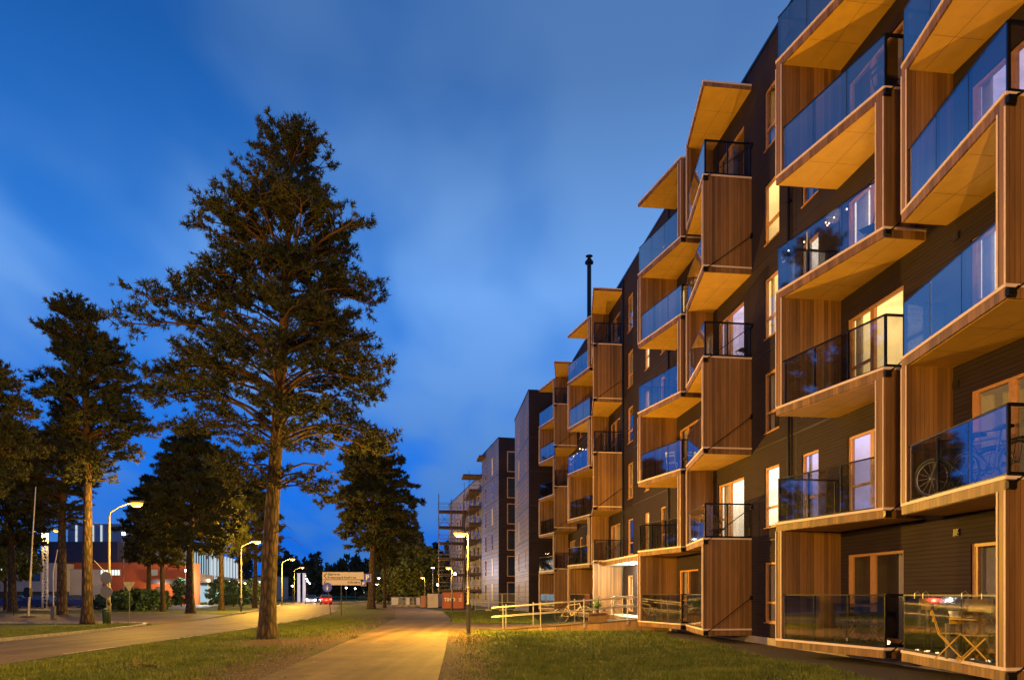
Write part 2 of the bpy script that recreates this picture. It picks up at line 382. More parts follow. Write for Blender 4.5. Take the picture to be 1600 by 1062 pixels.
# main road, close edge and far edge
rN = [(-11.2, -20), (-11.3, 8), (-11.5, 15.2), (-11.8, 21), (-12.0, 30), (-13.2, 46), (-16.0, 62), (-20.8, 82), (-29.5, 115), (-51, 190), (-82, 290)]
rF = [(-16.6, -20), (-16.6, 8), (-16.7, 15.2), (-16.9, 21), (-17.6, 30), (-19.6, 46), (-23.2, 62), (-28.4, 82), (-37.2, 115), (-60, 190), (-92, 290)]
strip('road', rF, rN, 0.010, ROADM)
sheet('side_road', [(-19.2, 36), (-18.7, 37.4), (-19.8, 44), (-21.4, 51), (-24, 53.5), (-130, 56), (-130, 38), (-30, 36.6)], 0.006, ROADM)
sheet('parking', [(-130, 66), (-36, 66), (-36, 92), (-130, 94)], 0.005, ROADM)
def kerb(name, pts, h=0.11, w=0.16):
    m = MB()
    for a, b in zip(pts[:-1], pts[1:]):
        m.bar((a[0], a[1], h/2), (b[0], b[1], h/2), w, h)
    o = m.build(name, KERB); tag(o, kind='structure'); return o
kerb('kerb', [(-16.7, -5), (-16.7, 15.2), (-16.95, 21), (-17.5, 30), (-18.1, 33.5), (-19.0, 35.4), (-21.0, 36.2), (-26, 36.6), (-34, 36.7)])
kerb('kerb', [(-21.2, 54), (-21.3, 51.8), (-22.2, 50.6), (-26, 49.9), (-40, 50.0)][:2]+[(-23.4, 62), (-28.6, 82), (-37.4, 115)])
mk = MB()
for i in range(14):
    d0 = 12 + i*6.0
    f = lambda d: -11.85 - max(0, d-22)*0.03 - max(0, d-40)*0.14
    mk.face([(f(d0)-0.05, d0, 0.015), (f(d0)+0.05, d0, 0.015), (f(d0+2.4)+0.05, d0+2.4, 0.015), (f(d0+2.4)-0.05, d0+2.4, 0.015)])
tag(mk.build('road_marking', PAINT), kind='structure')
# planting bed along the facade and a pale gravel edge
U = Vector((-0.1182, 0.9930)); NRM = Vector((-0.9930, -0.1182))
def fw(s, o): p = Vector((10.5, 0)) + U*s + NRM*o; return (p.x, p.y)
bed = [fw(0, 0), fw(0, 2.9)] + [fw(s, o) for s, o in ((6, 2.9), (10, 2.7), (13, 2.3), (16, 1.95), (18.5, 2.2), (21, 1.6), (24, 1.9), (26.8, 1.5), (28.5, 0.8))] + [fw(29, 0)]
sheet('planting_bed', bed, 0.02, MULCH)

# ------------------------------------------------------------------ apartment building with zigzag balconies
FH = 2.95; Z1 = 0.452
def FL(n): return Z1 + FH*(n-1)
ROT = math.atan2(U.y, U.x)
bld = empty('apartment_building', (10.5, 0, 0), ROT,
            'long dark clad apartment block with orange wooden zigzag balconies on the right', 'apartment building')
SE = 57.6; S0 = -3.0
GROUPS = [10.77, 22.50, 37.56, 49.40, -1.0]
OP, OR = 1.648, 0.97
openings = []      # (s0,s1,z0,z1,type,style)
def add_open(s0, s1, n, kind, style):
    z0 = FL(n) + (0.25 if kind == 'window' else 0.06); openings.append((s0, s1, z0, FL(n)+2.12, kind, style, n))
doorstyle = {(0,'near'): {1:'dim',2:'dim',3:'white',4:'purple',5:'dark',6:'dark'},
             (0,'far'): {1:'dark',2:'purple',3:'warm',4:'white',5:'dark',6:'dark'},
             (1,'near'): {1:'dark',2:'white',3:'dim',4:'purple',5:'warm',6:'dark'},
             (1,'far'): {1:'dark',2:'dim',3:'dark',4:'dim',5:'warm',6:'dark'},
             (2,'near'): {1:'dark',2:'dim',3:'dim',4:'dark',5:'dim',6:'dark'},
             (2,'far'): {1:'dark',2:'dim',3:'dark',4:'dim',5:'dark',6:'dark'},
             (3,'near'): {2:'dim'}, (3,'far'): {2:'warm'}}
for gi, g in enumerate(GROUPS):
    for n in range(1, 7):
        add_open(g+0.55, g+2.60, n, 'balcony_door', doorstyle.get((gi,'near'), {}).get(n, 'dark'))
        add_open(g+4.50, g+6.55, n, 'balcony_door', doorstyle.get((gi,'far'), {}).get(n, 'dark'))
wincols = [(18.62, 19.45, {2:'purple',4:'white'}), (20.72, 21.62, {2:'white',4:'warm',5:'warm'}),
           (30.75, 31.40, {2:'dim',5:'dim'}), (33.05, 33.70, {2:'warm',3:'dim',4:'warm',5:'white'}), (35.70, 36.62, {3:'dim',5:'dim'}),
           (7.1, 8.0, {3:'warm'}), (45.7, 46.5, {3:'dim'}), (47.6, 48.5, {})]
for s0, s1, st in wincols:
    for n in range(1, 7):
        if n == 1 and s0 in (30.75, 33.05): continue
        add_open(s0, s1, n, 'window', st.get(n, 'dark'))
openings.append((33.2, 34.2, 0.48, 2.62, 'entrance_door', 'warm', 1))
ZT = 18.78
ss = sorted({S0, SE} | {o[0] for o in openings} | {o[1] for o in openings})
zs = sorted({0.0, ZT} | {o[2] for o in openings} | {o[3] for o in openings})
wall = MB()
for i in range(len(ss)-1):
    sm = (ss[i]+ss[i+1])/2; run = None
    for j in range(len(zs)-1):
        zm = (zs[j]+zs[j+1])/2
        solid = not any(o[0] < sm < o[1] and o[2] < zm < o[3] for o in openings)
        if solid:
            if run is None: run = zs[j]
        if (not solid or j == len(zs)-2) and run is not None:
            top = zs[j+1] if solid else zs[j]
            wall.face([(ss[i], 0, run), (ss[i], 0, top), (ss[i+1], 0, top), (ss[i+1], 0, run)]); run = None
D = 14.0
wall.face([(S0, 0, 0), (S0, -D, 0), (S0, -D, ZT), (S0, 0, ZT)]); wall.face([(SE, 0, 0), (SE, 0, ZT), (SE, -D, ZT), (SE, -D, 0)])
wall.face([(S0, -D, 0), (SE, -D, 0), (SE, -D, ZT), (S0, -D, ZT)])
for o in openings:   # reveals
    a, b_, z0, z1 = o[:4]; q = -0.13
    wall.face([(a,0,z0),(a,q,z0),(a,q,z1),(a,0,z1)]); wall.face([(b_,0,z0),(b_,0,z1),(b_,q,z1),(b_,q,z0)])
    wall.face([(a,0,z1),(a,q,z1),(b_,q,z1),(b_,0,z1)]); wall.face([(a,0,z0),(b_,0,z0),(b_,q,z0),(a,q,z0)])
wall.build('wall', CLAD, bld)
MB().box(S0-.03, SE+.03, -D-.03, -0.3, ZT-0.2, ZT-0.02).build('roof', ROOFM, bld)
MB().box(S0-.05, SE+.05, -0.28, 0.035, ZT-0.05, ZT+0.05).build('parapet_cap', RAILTOP, bld)
pl = MB(); pl.box(S0, 31.0, 0.004, 0.07, -0.05, 0.24); pl.box(36.8, SE, 0.004, 0.07, -0.05, 0.24); pl.build('plinth', PLINTH, bld)
jn = MB()
occ = [(g-0.02, g+7.05) for g in GROUPS]
for n in range(2, 7):
    for a, b_ in ((17.9, 22.4), (29.65, 37.5), (44.7, 49.3)):
        jn.box(a, b_, 0.0, 0.008, FL(n)-0.16, FL(n)-0.125)
for s in (19.75, 37.40, 29.95): jn.box(s-.012, s+.012, 0, 0.006, 0.3, ZT-0.1)
jn.build('facade_joint', JOINT, bld)
for s in (20.05, 30.18, 37.33, 44.85):
    p = MB(); p.tube([(s, 0.075, 0.25), (s, 0.075, ZT-0.35), (s, 0.02, ZT-0.15)], 0.045, 10)
    for z in range(1, 18, 3): p.box(s-.06, s+.06, 0.0, 0.13, z, z+.04)
    p.build('downpipe', BLACK, bld)
for g in GROUPS:
    for n in range(1, 7):
        v_ = MB(); sv = g+2.95; v_.box(sv-.07, sv+.07, 0, .03, FL(n)+2.3, FL(n)+2.44); v_.box(sv-.055, sv+.055, .03, .04, FL(n)+2.32, FL(n)+2.35); v_.box(sv-.055, sv+.055, .03, .04, FL(n)+2.38, FL(n)+2.41); v_.build('vent', JOINT, bld)
# openings: frame, pane, room
rng = random.Random(5)
for (a, b_, z0, z1, kind, style, n) in openings:
    fr = MB(); w = 0.065; y0, y1 = -0.115, -0.035
    fr.box(a, b_, y0, y1, z0, z0+w); fr.box(a, b_, y0, y1, z1-w, z1); fr.box(a, a+w, y0, y1, z0+w, z1-w); fr.box(b_-w, b_, y0, y1, z0+w, z1-w)
    inner = []
    if kind == 'window':
        zt = z0+0.62; fr.box(a+w, b_-w, y0, y1-.005, zt-.035, zt+.035)
        cells = [(a+w, b_-w, z0+w, zt-.035), (a+w, b_-w, zt+.035, z1-w)]
    elif kind == 'balcony_door':
        m_ = a + (b_-a)*0.54; fr.box(m_-.045, m_+.045, y0, y1+.004, z0+w, z1-w)
        fr.box(m_+.045, b_-w, y0, y1-.01, z0+w, z0+0.72) if False else None
        fr.box(m_+.045, b_-w, y0, y1-.01, z0+.78, z0+.84)
        for x0_, x1_ in ((m_+.045, m_+.11), (b_-w-.06, b_-w)): fr.box(x0_, x1_, y0, y1-.008, z0+w, z1-w)
        cells = [(a+w, m_-.045, z0+w, z1-w), (m_+.11, b_-w-.06, z0+.84, z1-w), (m_+.11, b_-w-.06, z0+w, z0+.78)]
    else:
        fr.box(a+w, a+.34, y0, y1-.01, z0+w, z1-w); fr.box(a+.62, b_-w, y0, y1-.01, z0+w, z1-w)
        cells = [(a+.34, a+.62, z0+w, z1-w)]
    # sheet sill
    fr.box(a-.01, b_+.01, -0.04, 0.03, z0-.02, z0+.004)
    fo = fr.build(kind, FRAMEW, bld)
    pn = MB()
    for c in cells: pn.box(c[0], c[1], -0.085, -0.075, c[2], c[3])
    pn.build('pane', PANE, fo)
    rm = MB(); dp = -1.5; e = 0.25 if kind != 'entrance_door' else .1
    A_, B_, zb, zt_ = a-e, b_+e, z0-.05, z1+.25
    rm.face([(A_, dp, zb), (B_, dp, zb), (B_, dp, zt_), (A_, dp, zt_)]); rm.face([(A_, -.14, zb), (A_, dp, zb), (A_, dp, zt_), (A_, -.14, zt_)])
    rm.face([(B_, -.14, zb), (B_, -.14, zt_), (B_, dp, zt_), (B_, dp, zb)]); rm.face([(A_, -.14, zt_), (A_, dp, zt_), (B_, dp, zt_), (B_, -.14, zt_)])
    rm.face([(A_, -.14, zb), (B_, -.14, zb), (B_, dp, zb), (A_, dp, zb)])
    rm.build('room', ROOM[style], fo)
    if kind != 'entrance_door':
        cu = MB()
        for side in ((0, 1) if rng.random() < .6 else (rng.randint(0, 1),)):
            wd = (b_-a)*rng.uniform(.10, .24); x0_ = a+.02 if side == 0 else b_-.02-wd; k = 10
            for i in range(k):
                xa, xb = x0_+wd*i/k, x0_+wd*(i+1)/k; ya, yb = (-.2, -.245) if i % 2 else (-.245, -.2)
                cu.face([(xa, ya, z0), (xb, yb, z0), (xb, yb, z1+.1), (xa, ya, z1+.1)])
        cu.build('curtain', CURT, fo)
        if style in ('warm', 'white', 'purple') and rng.random() < .75:
            # a few things standing in the lit rooms give the windows depth
            it = MB(); xm = rng.uniform(a+.2, b_-.3); hh = rng.uniform(.5, 1.1)
            it.box(xm, xm+.35, -1.2, -.8, z0-.05, z0+hh); it.lathe([(.02, 0), (.02, .3), (.11, .32), (.07, .5)], (xm+.15, -.9, z0+hh), 10)
            it.lathe([(.0, .35), (.0, .0), (.13, -.02), (.10, .10)], ((a+b_)/2, -.8, z1-.25), 12)
            it.build('furniture', ROOM['dark'], fo)
# balconies
def lerp(a, b, t): return a+(b-a)*t
def balcony(gi, stack, n):
    """stack 'near': runs from D (close, outer) to C (inner); 'far': from B (inner) to A (outer)"""
    g = GROUPS[gi]
    if stack == 'near': s0, s1, o0, o1 = g, g+3.25, OP, OR
    else: s0, s1, o0, o1 = g+3.80, g+7.03, OR, OP
    def of(s): return o0+(o1-o0)*(s-s0)/(s1-s0)
    z = FL(n); TH = 0.21; last = (n == 7)
    if last: z = FL(7)+0.08; TH = 0.15
    wall_near = (n % 2 == 1) if stack == 'near' else (n % 2 == 0)
    m = MB()
    m.prism([(s0, 0.0), (s1, 0.0), (s1, o1), (s0, o0)], z-TH, z)
    W = 0.2
    if not last:
        top = (FL(n+1) if n < 6 else FL(7)+0.08) - (0.21 if n < 6 else .15)
        a, b_ = (s0, s0+W) if wall_near else (s1-W, s1)
        m.prism([(a, 0.0), (b_, 0.0), (b_, of(b_)), (a, of(a))], z+.0005, top-.0005)
    bo = m.build('balcony' if not last else 'balcony_roof', WOOD, bld)
    # soffit
    i_ = 0.03
    MB().prism([(s0+i_, 0.0), (s1-i_, 0.0), (s1-i_, of(s1-i_)-.05), (s0+i_, of(s0+i_)-.05)], z-TH-.006, z-TH+.01).build('soffit', SOFFIT, bo)
    sj = MB(); sm = (s0+s1)/2; sj.box(s0+.05, s1-.05, of(sm)*.5-.004, of(sm)*.5+.004, z-TH-.0075, z-TH); [sj.box(q-.003, q+.003, .05, of(q)-.1, z-TH-.0074, z-TH) for q in (s0+(s1-s0)*.34, s0+(s1-s0)*.68)]; sj.build('soffit_joint', WOOD, bo)
    # pale trim along slab top edge and the outer edges of the side wall
    t = MB(); e = 0.018
    def edge(p, q, zz0, zz1): t.prism([p, q, (q[0]+dxn, q[1]+dyn), (p[0]+dxn, p[1]+dyn)], zz0, zz1)
    ln = math.hypot(s1-s0, o1-o0); nx, ny = -(o1-o0)/ln, (s1-s0)/ln   # outward normal of the front edge
    dxn, dyn = nx*e, ny*e
    edge((s0-.002, of(s0-.002)), (s1+.002, of(s1+.002)), z-.04, z+.012)
    t.box(s0-e, s0, 0.0, o0+.005, z-.04, z+.012); t.box(s1, s1+e, 0.0, o1+.005, z-.04, z+.012)
    if not last:
        a, b_ = (s0, s0+W) if wall_near else (s1-W, s1)
        for q0, q1 in ((a-.004, a+.014), (b_-.014, b_+.004)):
            edge((q0, of(q0)), (q1, of(q1)), z+.012, top)
    t.build('edge_trim', TRIM, bo)
    # tie rod with bracket at the close end
    if n >= 1 and not last:
        r = MB(); sx = s0-.05
        r.box(sx-.035, sx+.035, o0-.12, o0+.02, z-.19, z-.08); r.box(s0-.03, s0, o0-.16, o0-.0, z-.20, z-.06)
        r.tube([(sx, o0-.04, z-.16), (sx, 0.03, z+.62*o0)], 0.014, 8)
        r.tube([(sx, o0-.02, z-.17), (sx, o0-.18, z-.04)], 0.02, 8)
        r.box(s0-.1, s0+.02, -.0, .06, z+.62*o0-.07, z+.62*o0+.07)
        r.build('tie_rod', BLACK, bo)
    if last: return
    # front glass
    a, b_ = (s0+W+.015, s1-.012) if wall_near else (s0+.012, s1-W-.015)
    H = 1.12; np_ = 3; inx = 0.035
    gl = MB(); po = MB()
    for i in range(np_):
        p = lerp(a, b_, i/np_)+.012; q = lerp(a, b_, (i+1)/np_)-.012
        gl.prism([(p, of(p)-inx), (q, of(q)-inx), (q, of(q)-inx-.012), (p, of(p)-inx-.012)], z+.03, z+H-.02)
    for i in range(np_+1):
        p = lerp(a, b_, i/np_); p = min(max(p, a+.02), b_-.02)
        po.box(p-.018, p+.018, of(p)-inx-.065, of(p)-inx-.022, z, z+H)
    po.bar((a, of(a)-inx-.02, z+H), (b_, of(b_)-inx-.02, z+H), .045, .03)
    po.bar((a, of(a)-inx-.02, z+.025), (b_, of(b_)-inx-.02, z+.025), .05, .045)
    # return at the open end
    e0 = s1-.03 if wall_near else s0+.03
    oe = of(e0)-inx-.03
    po.bar((e0, oe, z+H), (e0, 0.01, z+H), .045, .05); po.bar((e0, oe, z+.05), (e0, 0.01, z+.05), .04, .06)
    k = 2
    for i in range(k+1):
        y = lerp(oe, 0.05, i/k); po.box(e0-.02, e0+.02, y-.02, y+.02, z, z+H)
    po.build('railing', BLACK, bo)
    gl.build('glass_panel', GLASS, bo)
    gr = MB()
    for i in range(k):
        ya = lerp(oe, 0.05, i/k)-.03; yb = lerp(oe, 0.05, (i+1)/k)+.03
        gr.box(e0-.005, e0+.005, yb, ya, z+.09, z+H-.04)
    gr.build('side_glass', GLASSR, bo)
for gi in range(5):
    for st in ('near', 'far'):
        for n in range(1, 8): balcony(gi, st, n)
# flue on the roof
fl = MB(); x, y, z = 47.9, -0.55, 0
fl.tube([(x, y, ZT-.1), (x, y, 24.6)], .15, 12); fl.tube([(x+.32, y, ZT-.1), (x+.32, y, 24.3)], .05, 8)
fl.lathe([(.15, 24.6), (.30, 24.62), (.30, 24.72), (.12, 24.95), (.12, 25.1), (.26, 25.12), (.0, 25.2)], (x, y, 0), 12)
fl.build('flue', BLACK, bld, smooth=False)
# entrance canopy, light and platform
cn = MB(); cn.box(30.6, 37.5, 0.0, 1.15, FL(2)-.30, FL(2)-.02)
co = cn.build('entrance_canopy', WOOD, bld)
MB().box(30.65, 37.45, 0.01, 1.1, FL(2)-.312, FL(2)-.295).build('soffit', plain('white_soffit', (0.8, 0.8, 0.78), .5), co)
MB().box(30.6, 37.5, 1.15, 1.168, FL(2)-.09, FL(2)-.01).build('edge_trim', TRIM, co)
l = MB(); l.lathe([(0.0, -.05), (.10, -.05), (.12, 0), (0, 0)], (34.0, .55, FL(2)-.315), 14); l.build('ceiling_light', WHITEL, co)
def light(name, loc, power, col, radius=0.12, parent=None):
    ld = bpy.data.lights.new(name, 'POINT'); ld.energy = power; ld.color = col; ld.shadow_soft_size = radius
    lo = bpy.data.objects.new(name, ld); COL.objects.link(lo); lo.location = loc
    if parent: lo.parent = parent
    return lo
light('entrance_lamp_light', (34.0, .60, FL(2)-.55), 1150, (1.0, .86, .50), .1, bld)

# ------------------------------------------------------------------ farther buildings
def simple_block(label, corner, ang, Ls, Lg, zt, mat_f, mat_g, fcols, gcols, nfl, z0=.45):
    """corner: nearest corner; facade runs away at angle ang, gable runs to the right"""
    root = empty('apartment_building', (corner[0], corner[1], 0), ang, label, 'apartment building', 'apartment blocks beyond')
    ops = []; fh = (zt-z0-.9)/nfl
    m = MB(); m.box(0, Ls, -Lg, 0, 0, zt); m.build('wall', mat_f, root)
    g = MB(); g.box(-.02, 0.0-.001, -Lg, 0.0, 0, zt); g.build('gable_cladding', mat_g, root)
    MB().box(-.07, Ls+.06, -Lg-.06, .06, zt, zt+.14).build('parapet_cap', RAILTOP, root)
    j = MB()
    for n in range(1, nfl):
        z = z0+fh*n-.1; j.box(-.028, Ls, 0, .010, z, z+.06); j.box(-.03, -.02, -Lg, .0, z, z+.06)
    j.build('facade_joint', JOINT, root)
    r = random.Random(int(corner[1]))
    for n in range(nfl):
        z = z0+fh*n
        for (a, b_, za, zb, st) in fcols:
            sty = st if r.random() < .5 else 'dark'
            f = MB(); w = .08
            f.box(a, b_, .0, .03, z+za, z+za+w); f.box(a, b_, 0, .03, z+zb-w, z+zb); f.box(a, a+w, 0, .03, z+za+w, z+zb-w); f.box(b_-w, b_, 0, .03, z+za+w, z+zb-w)
            zm = z+za+(zb-za)*.35; f.box(a+w, b_-w, 0, .028, zm-.03, zm+.03)
            fo = f.build('window', FRAMEW, root)
            MB().box(a+w, b_-w, 0.0, .012, z+za+w, z+zb-w).build('pane', DARKG if sty == 'dark' else LITG, fo)
        for (a, b_, za, zb, st) in gcols:
            f = MB(); w = .1
            f.box(-.06, -.02, -b_, -a, z+za, z+za+w); f.box(-.06, -.02, -b_, -a, z+zb-w, z+zb); f.box(-.06, -.02, -a-w, -a, z+za+w, z+zb-w); f.box(-.06, -.02, -b_, -b_+w, z+za+w, z+zb-w)
            fo = f.build('window', FRAMEW, root)
            MB().box(-.035, -.02, -b_+w, -a-w, z+za+w, z+zb-w).build('pane', DARKG, fo)
    return root
DARKG = plain('dark_window_glass', (0.02, 0.025, 0.03), 0.06, 0.0, var=.3, scale=1.0, spec=1.0)
LITG = emit('lit_window_glass', (1.0, .62, .28), 0.35)
simple_block('grey apartment block with slit windows just past the wooden balconies', (1.42, 57.9), R(96.5), 10.0, 16, 18.75, CLADB, CLAD,
             [(1.6, 2.1, .3, 2.3, 'dark'), (6.3, 7.0, .25, 2.1, 'warm')], [(5.0, 6.8, .3, 2.2, 'dark')], 6)
b3 = simple_block('grey apartment block with big gable windows beside the scaffolding', (-1.48, 75.5), R(103.0), 10.2, 12, 18.75, CLADB, CLAD,
             [(3.0, 3.9, .3, 2.3, 'warm'), (7.0, 7.9, .3, 2.3, 'dark')], [(.95, 2.5, .15, 2.45, 'dark')], 6)
PLASTER = plain('grey_render', (0.20, 0.21, 0.28), .8, var=.25, scale=1.2)
b4 = simple_block('unfinished pale apartment block behind the scaffolding', (-3.4, 86.2), R(103.0), 34, 12, 17.0, PLASTER, CLAD,
             [(1.2+i*3.1, 2.3+i*3.1, .3, 2.2, 'dark') for i in range(10)], [], 6)

# ------------------------------------------------------------------ scaffold
SCAF = plain('scaffold_tube', (0.16, 0.15, 0.17), .4, .7)
PLANK = plain('scaffold_plank', (0.12, 0.065, 0.03), .8, var=.3, scale=4)
sc = empty('scaffold', (-8.9, 92.5, 0), R(8), 'tall tube scaffold tower with timber decks at the unfinished block', 'scaffold')
def scaf(W_, Dp, lv, hz, x0=0, y0=0):
    m = MB(); nx = max(1, int(round(W_/2.0)))
    for i in range(nx+1):
        for y in (0, Dp): m.tube([(x0+W_*i/nx, y0+y, 0), (x0+W_*i/nx, y0+y, lv*hz+(1.6 if i % 2 else 2.3))], .035, 6)
    for k in range(1, lv+1):
        z = k*hz
        for y in (0, Dp):
            for dz in (0, .5, 1.0): m.tube([(x0-.15, y0+y, z+dz), (x0+W_+.15, y0+y, z+dz)], .028, 5)
        for i in range(nx+1): m.tube([(x0+W_*i/nx, y0, z), (x0+W_*i/nx, y0+Dp, z)], .028, 5)
        i = k % nx; m.tube([(x0+W_*i/nx, y0, z-hz), (x0+W_*(i+1)/nx, y0, z)], .026, 5)
        m.tube([(x0+W_*(i+1)/nx, y0+Dp, z-hz), (x0+W_*i/nx, y0+Dp, z)], .026, 5)
    m.build('tube_frame', SCAF, sc)
    for k in range(1, lv+1): MB().box(x0+.05, x0+W_-.05, y0+.05, y0+Dp-.05, k*hz-.32, k*hz-.02).build('deck', PLANK, sc)
scaf(3.4, 1.5, 6, 2.15, -1.0, 0)
scaf(1.4, 9.0, 7, 2.15, 2.7, -5.2)
for k, (x, y, z, w) in enumerate(((3.0, -5.5, 16.4, 2.4), (4.2, -8.6, 18.2, 1.4))):
    MB().box(x-w/2, x+w/2, y-1.6, y+1.6, z, z+.22).build('deck', PLANK, sc)
st = MB()
for k in range(1, 7): st.bar((2.5+.1*(k % 2), .2 if k % 2 else 3.0, k*2.15-2.1), (2.5, 3.0 if k % 2 else .2, k*2.15), .5, .1)
st.build('stair', PLANK, sc)

# ------------------------------------------------------------------ lamps
LPOST = plain('lamp_post_steel', (0.075, 0.072, 0.062), .6, .2)
LHEAD = plain('lamp_housing', (0.10, 0.10, 0.10), .4, .5)
def path_lamp(x, y, h, power, label, lean=0.0):
    r = empty('path_lamp', (x, y, 0), 0, label, 'street lamp', 'low lamps along the footpath')
    m = MB(); m.lathe([(.085, 0), (.085, 1.15), (.095, 1.17), (.095, 1.2), (.05, 1.24), (.045, h*.62), (.055, h*.63), (.055, h*.65), (.04, h*.66), (.036, h)], (0, 0, 0), 14)
    m.box(-.05, .05, -.055, -.04, h*.45, h*.47)
    m.build('post', LPOST, r, True)
    hd = MB(); hd.tube([(0.04, 0, h-.01), (-.10, 0, h+.03)], .028, 8)
    hd.prism([(-.08, -.07), (-.16, -.12), (-.48, -.10), (-.56, 0), (-.48, .10), (-.16, .12), (-.08, .07)], h+.03, h+.11)
    ho = hd.build('lamp_head', LHEAD, r)
    b = MB(); b.lathe([(0, -.15), (.06, -.14), (.105, -.09), (.125, 0.01)], (0, 0, 0), 20); q = b.build('lamp_glass', LAMPG, ho, True); q.location = (-.32, 0, h+.03); q.scale = (2.1, 1.0, 1.0)
    light('lamp_light', (-.36, 0, h-.26), power, SODIUM, .12, r)
    return r
path_lamp(-1.72, 26.9, 3.95, 9500, 'nearest tall footpath lamp with a glowing orange head beside the lawn')
path_lamp(-5.35, 61, 3.9, 1300, 'footpath lamp in front of the orange site container')
path_lamp(-12.0, 94, 3.8, 1100, 'footpath lamp behind the white container')
path_lamp(-20.8, 128, 3.7, 2500, 'small distant footpath lamp above the yellow lit bush')
path_lamp(-29.5, 150, 3.7, 6000, 'small distant footpath lamp beside the paired pine trunks')
path_lamp(1.75, -3.5, 3.9, 8500, 'footpath lamp behind the viewer, out of the picture')
def street_lamp(x, y, h, arm, power, label, head=True):
    r = empty('street_lamp', (x, y, 0), 0, label, 'street lamp', 'tall street lamps along the road')
    m = MB(); m.tube([(0, 0, 0), (0, 0, 1.1), (0, 0, 1.12), (0, 0, h-.7)], [.085, .085, .062, .05], 12)
    m.tube([(0, 0, h-.72), (.06, 0, h-.5), (arm*.45, 0, h-.22), (arm, 0, h)], [.045, .04, .035, .03], 10)
    m.box(-.08, .08, -.09, -.06, 1.0, 1.35); m.build('post', LPOST, r, True)
    hd = MB(); hd.prism([(arm-.08, -.07), (arm+.02, -.13), (arm+.52, -.12), (arm+.66, 0), (arm+.52, .12), (arm+.02, .13), (arm-.08, .07)], h-.03, h+.09)
    ho = hd.build('lamp_head', LHEAD, r)
    b = MB(); b.lathe([(0, -.22), (.08, -.205), (.15, -.13), (.18, 0.01)], (0, 0, 0), 20); q = b.build('lamp_glass', LAMPG, ho, True); q.location = (arm+.28, 0, h-.03); q.scale = (1.8, 1.0, 1.0)
    light('lamp_light', (arm+.35, 0, h-.6), power, SODIUM, .15, r)
    return r
street_lamp(-21.0, 35.6, 6.35, 1.15, 4200, 'nearest street lamp with curved arm and blazing light by the left pine')
street_lamp(-24.2, 61, 6.3, 1.15, 12000, 'street lamp just left of the big pine trunk, second along the road')
street_lamp(-31.0, 92, 6.3, 1.15, 16000, 'street lamp just right of the big pine trunk, third along the road')
street_lamp(-38.6, 121, 6.3, 1.15, 9000, 'farthest street lamp, beside the white glowing pylons')
street_lamp(-18.6, 8.6, 6.35, 1.15, 12500, 'street lamp on the near roadside, out of the picture to the left')
street_lamp(-17.6, -19, 6.35, 1.15, 8000, 'street lamp far behind the viewer, out of the picture')
# lattice mast with two heads
r = empty('lattice_mast', (-51.3, 75, 0), R(20), 'square lattice mast with two orange lamps above the parked cars', 'lamp mast')
m = MB(); h = 8.6
for sx in (-.22, .22):
    for sy in (-.22, .22): m.bar((sx, sy, 0), (sx, sy, h), .05)
for k in range(24):
    z = .5+k*.34; s = 1 if k % 2 else -1
    for y in (-.22, .22): m.bar((-.22*s, y, z), (.22*s, y, z+.34), .035)
    for x in (-.22, .22): m.bar((x, -.22*s, z), (x, .22*s, z+.34), .035)
m.build('lattice', plain('mast_steel', (.5, .48, .45), .5, .3), r)
m = MB(); m.bar((-.9, 0, h), (.9, 0, h), .07); m.build('cross_arm', LHEAD, r)
for sx in (-1.05, 1.05):
    m = MB(); m.prism([(sx-.4, -.15), (sx+.4, -.15), (sx+.4, .15), (sx-.4, .15)], h-.03, h+.12); ho = m.build('lamp_head', LHEAD, r)
    m = MB(); m.lathe([(0, -.2), (.14, -.16), (.24, -.02)], (sx, 0, h-.03), 12); m.build('lamp_glass', LAMPG, ho)
light('lamp_light', (0, -.3, h-.5), 5000, SODIUM, .3, r)
# small white lamps over the shop forecourt
for i, (x, y, d, p, lb) in enumerate(((372, 835, 100, 0, 'cold white lamp glimmering through the middle pine crowns'),
                           (193, 835, 90, 0, 'white glimmering lamp behind the pine beside the street lamp'),
                           (292, 893, 84, 500, 'slim white lit lamp column at the orange shop wall'))):
    X, Y, Z = px(x, y, d); r = empty('lamp_column', (X, Y, 0), 0, lb, 'lamp')
    m = MB(); m.tube([(0, 0, 0), (0, 0, Z)], .07, 8); m.build('post', LPOST, r)
    m = MB(); m.lathe([(.0, 0), (.22, .03), (.22, .3), (0, .34)], (0, 0, Z), 10); m.build('lamp_head', WHITEL, r)
    if p: light('lamp_light', (0, -.4, Z-.3), p, (1, .92, .8), .2, r)
# two lit pylons in the distance
PYL = emit('lit_pylon', (0.85, 0.78, 1.0), 0.6)
r = empty('pylon_pair', (-40.6, 130, 0), 0, 'pair of slim white glowing pylons at the end of the road', 'pylon')
for x in (0, .0+1.0): m = MB(); m.box(x-.22, x+.22, -.2, .2, 0, 5.4); m.box(x-.28, x+.28, -.26, .26, 5.4, 5.5); m.build('column', PYL, r)

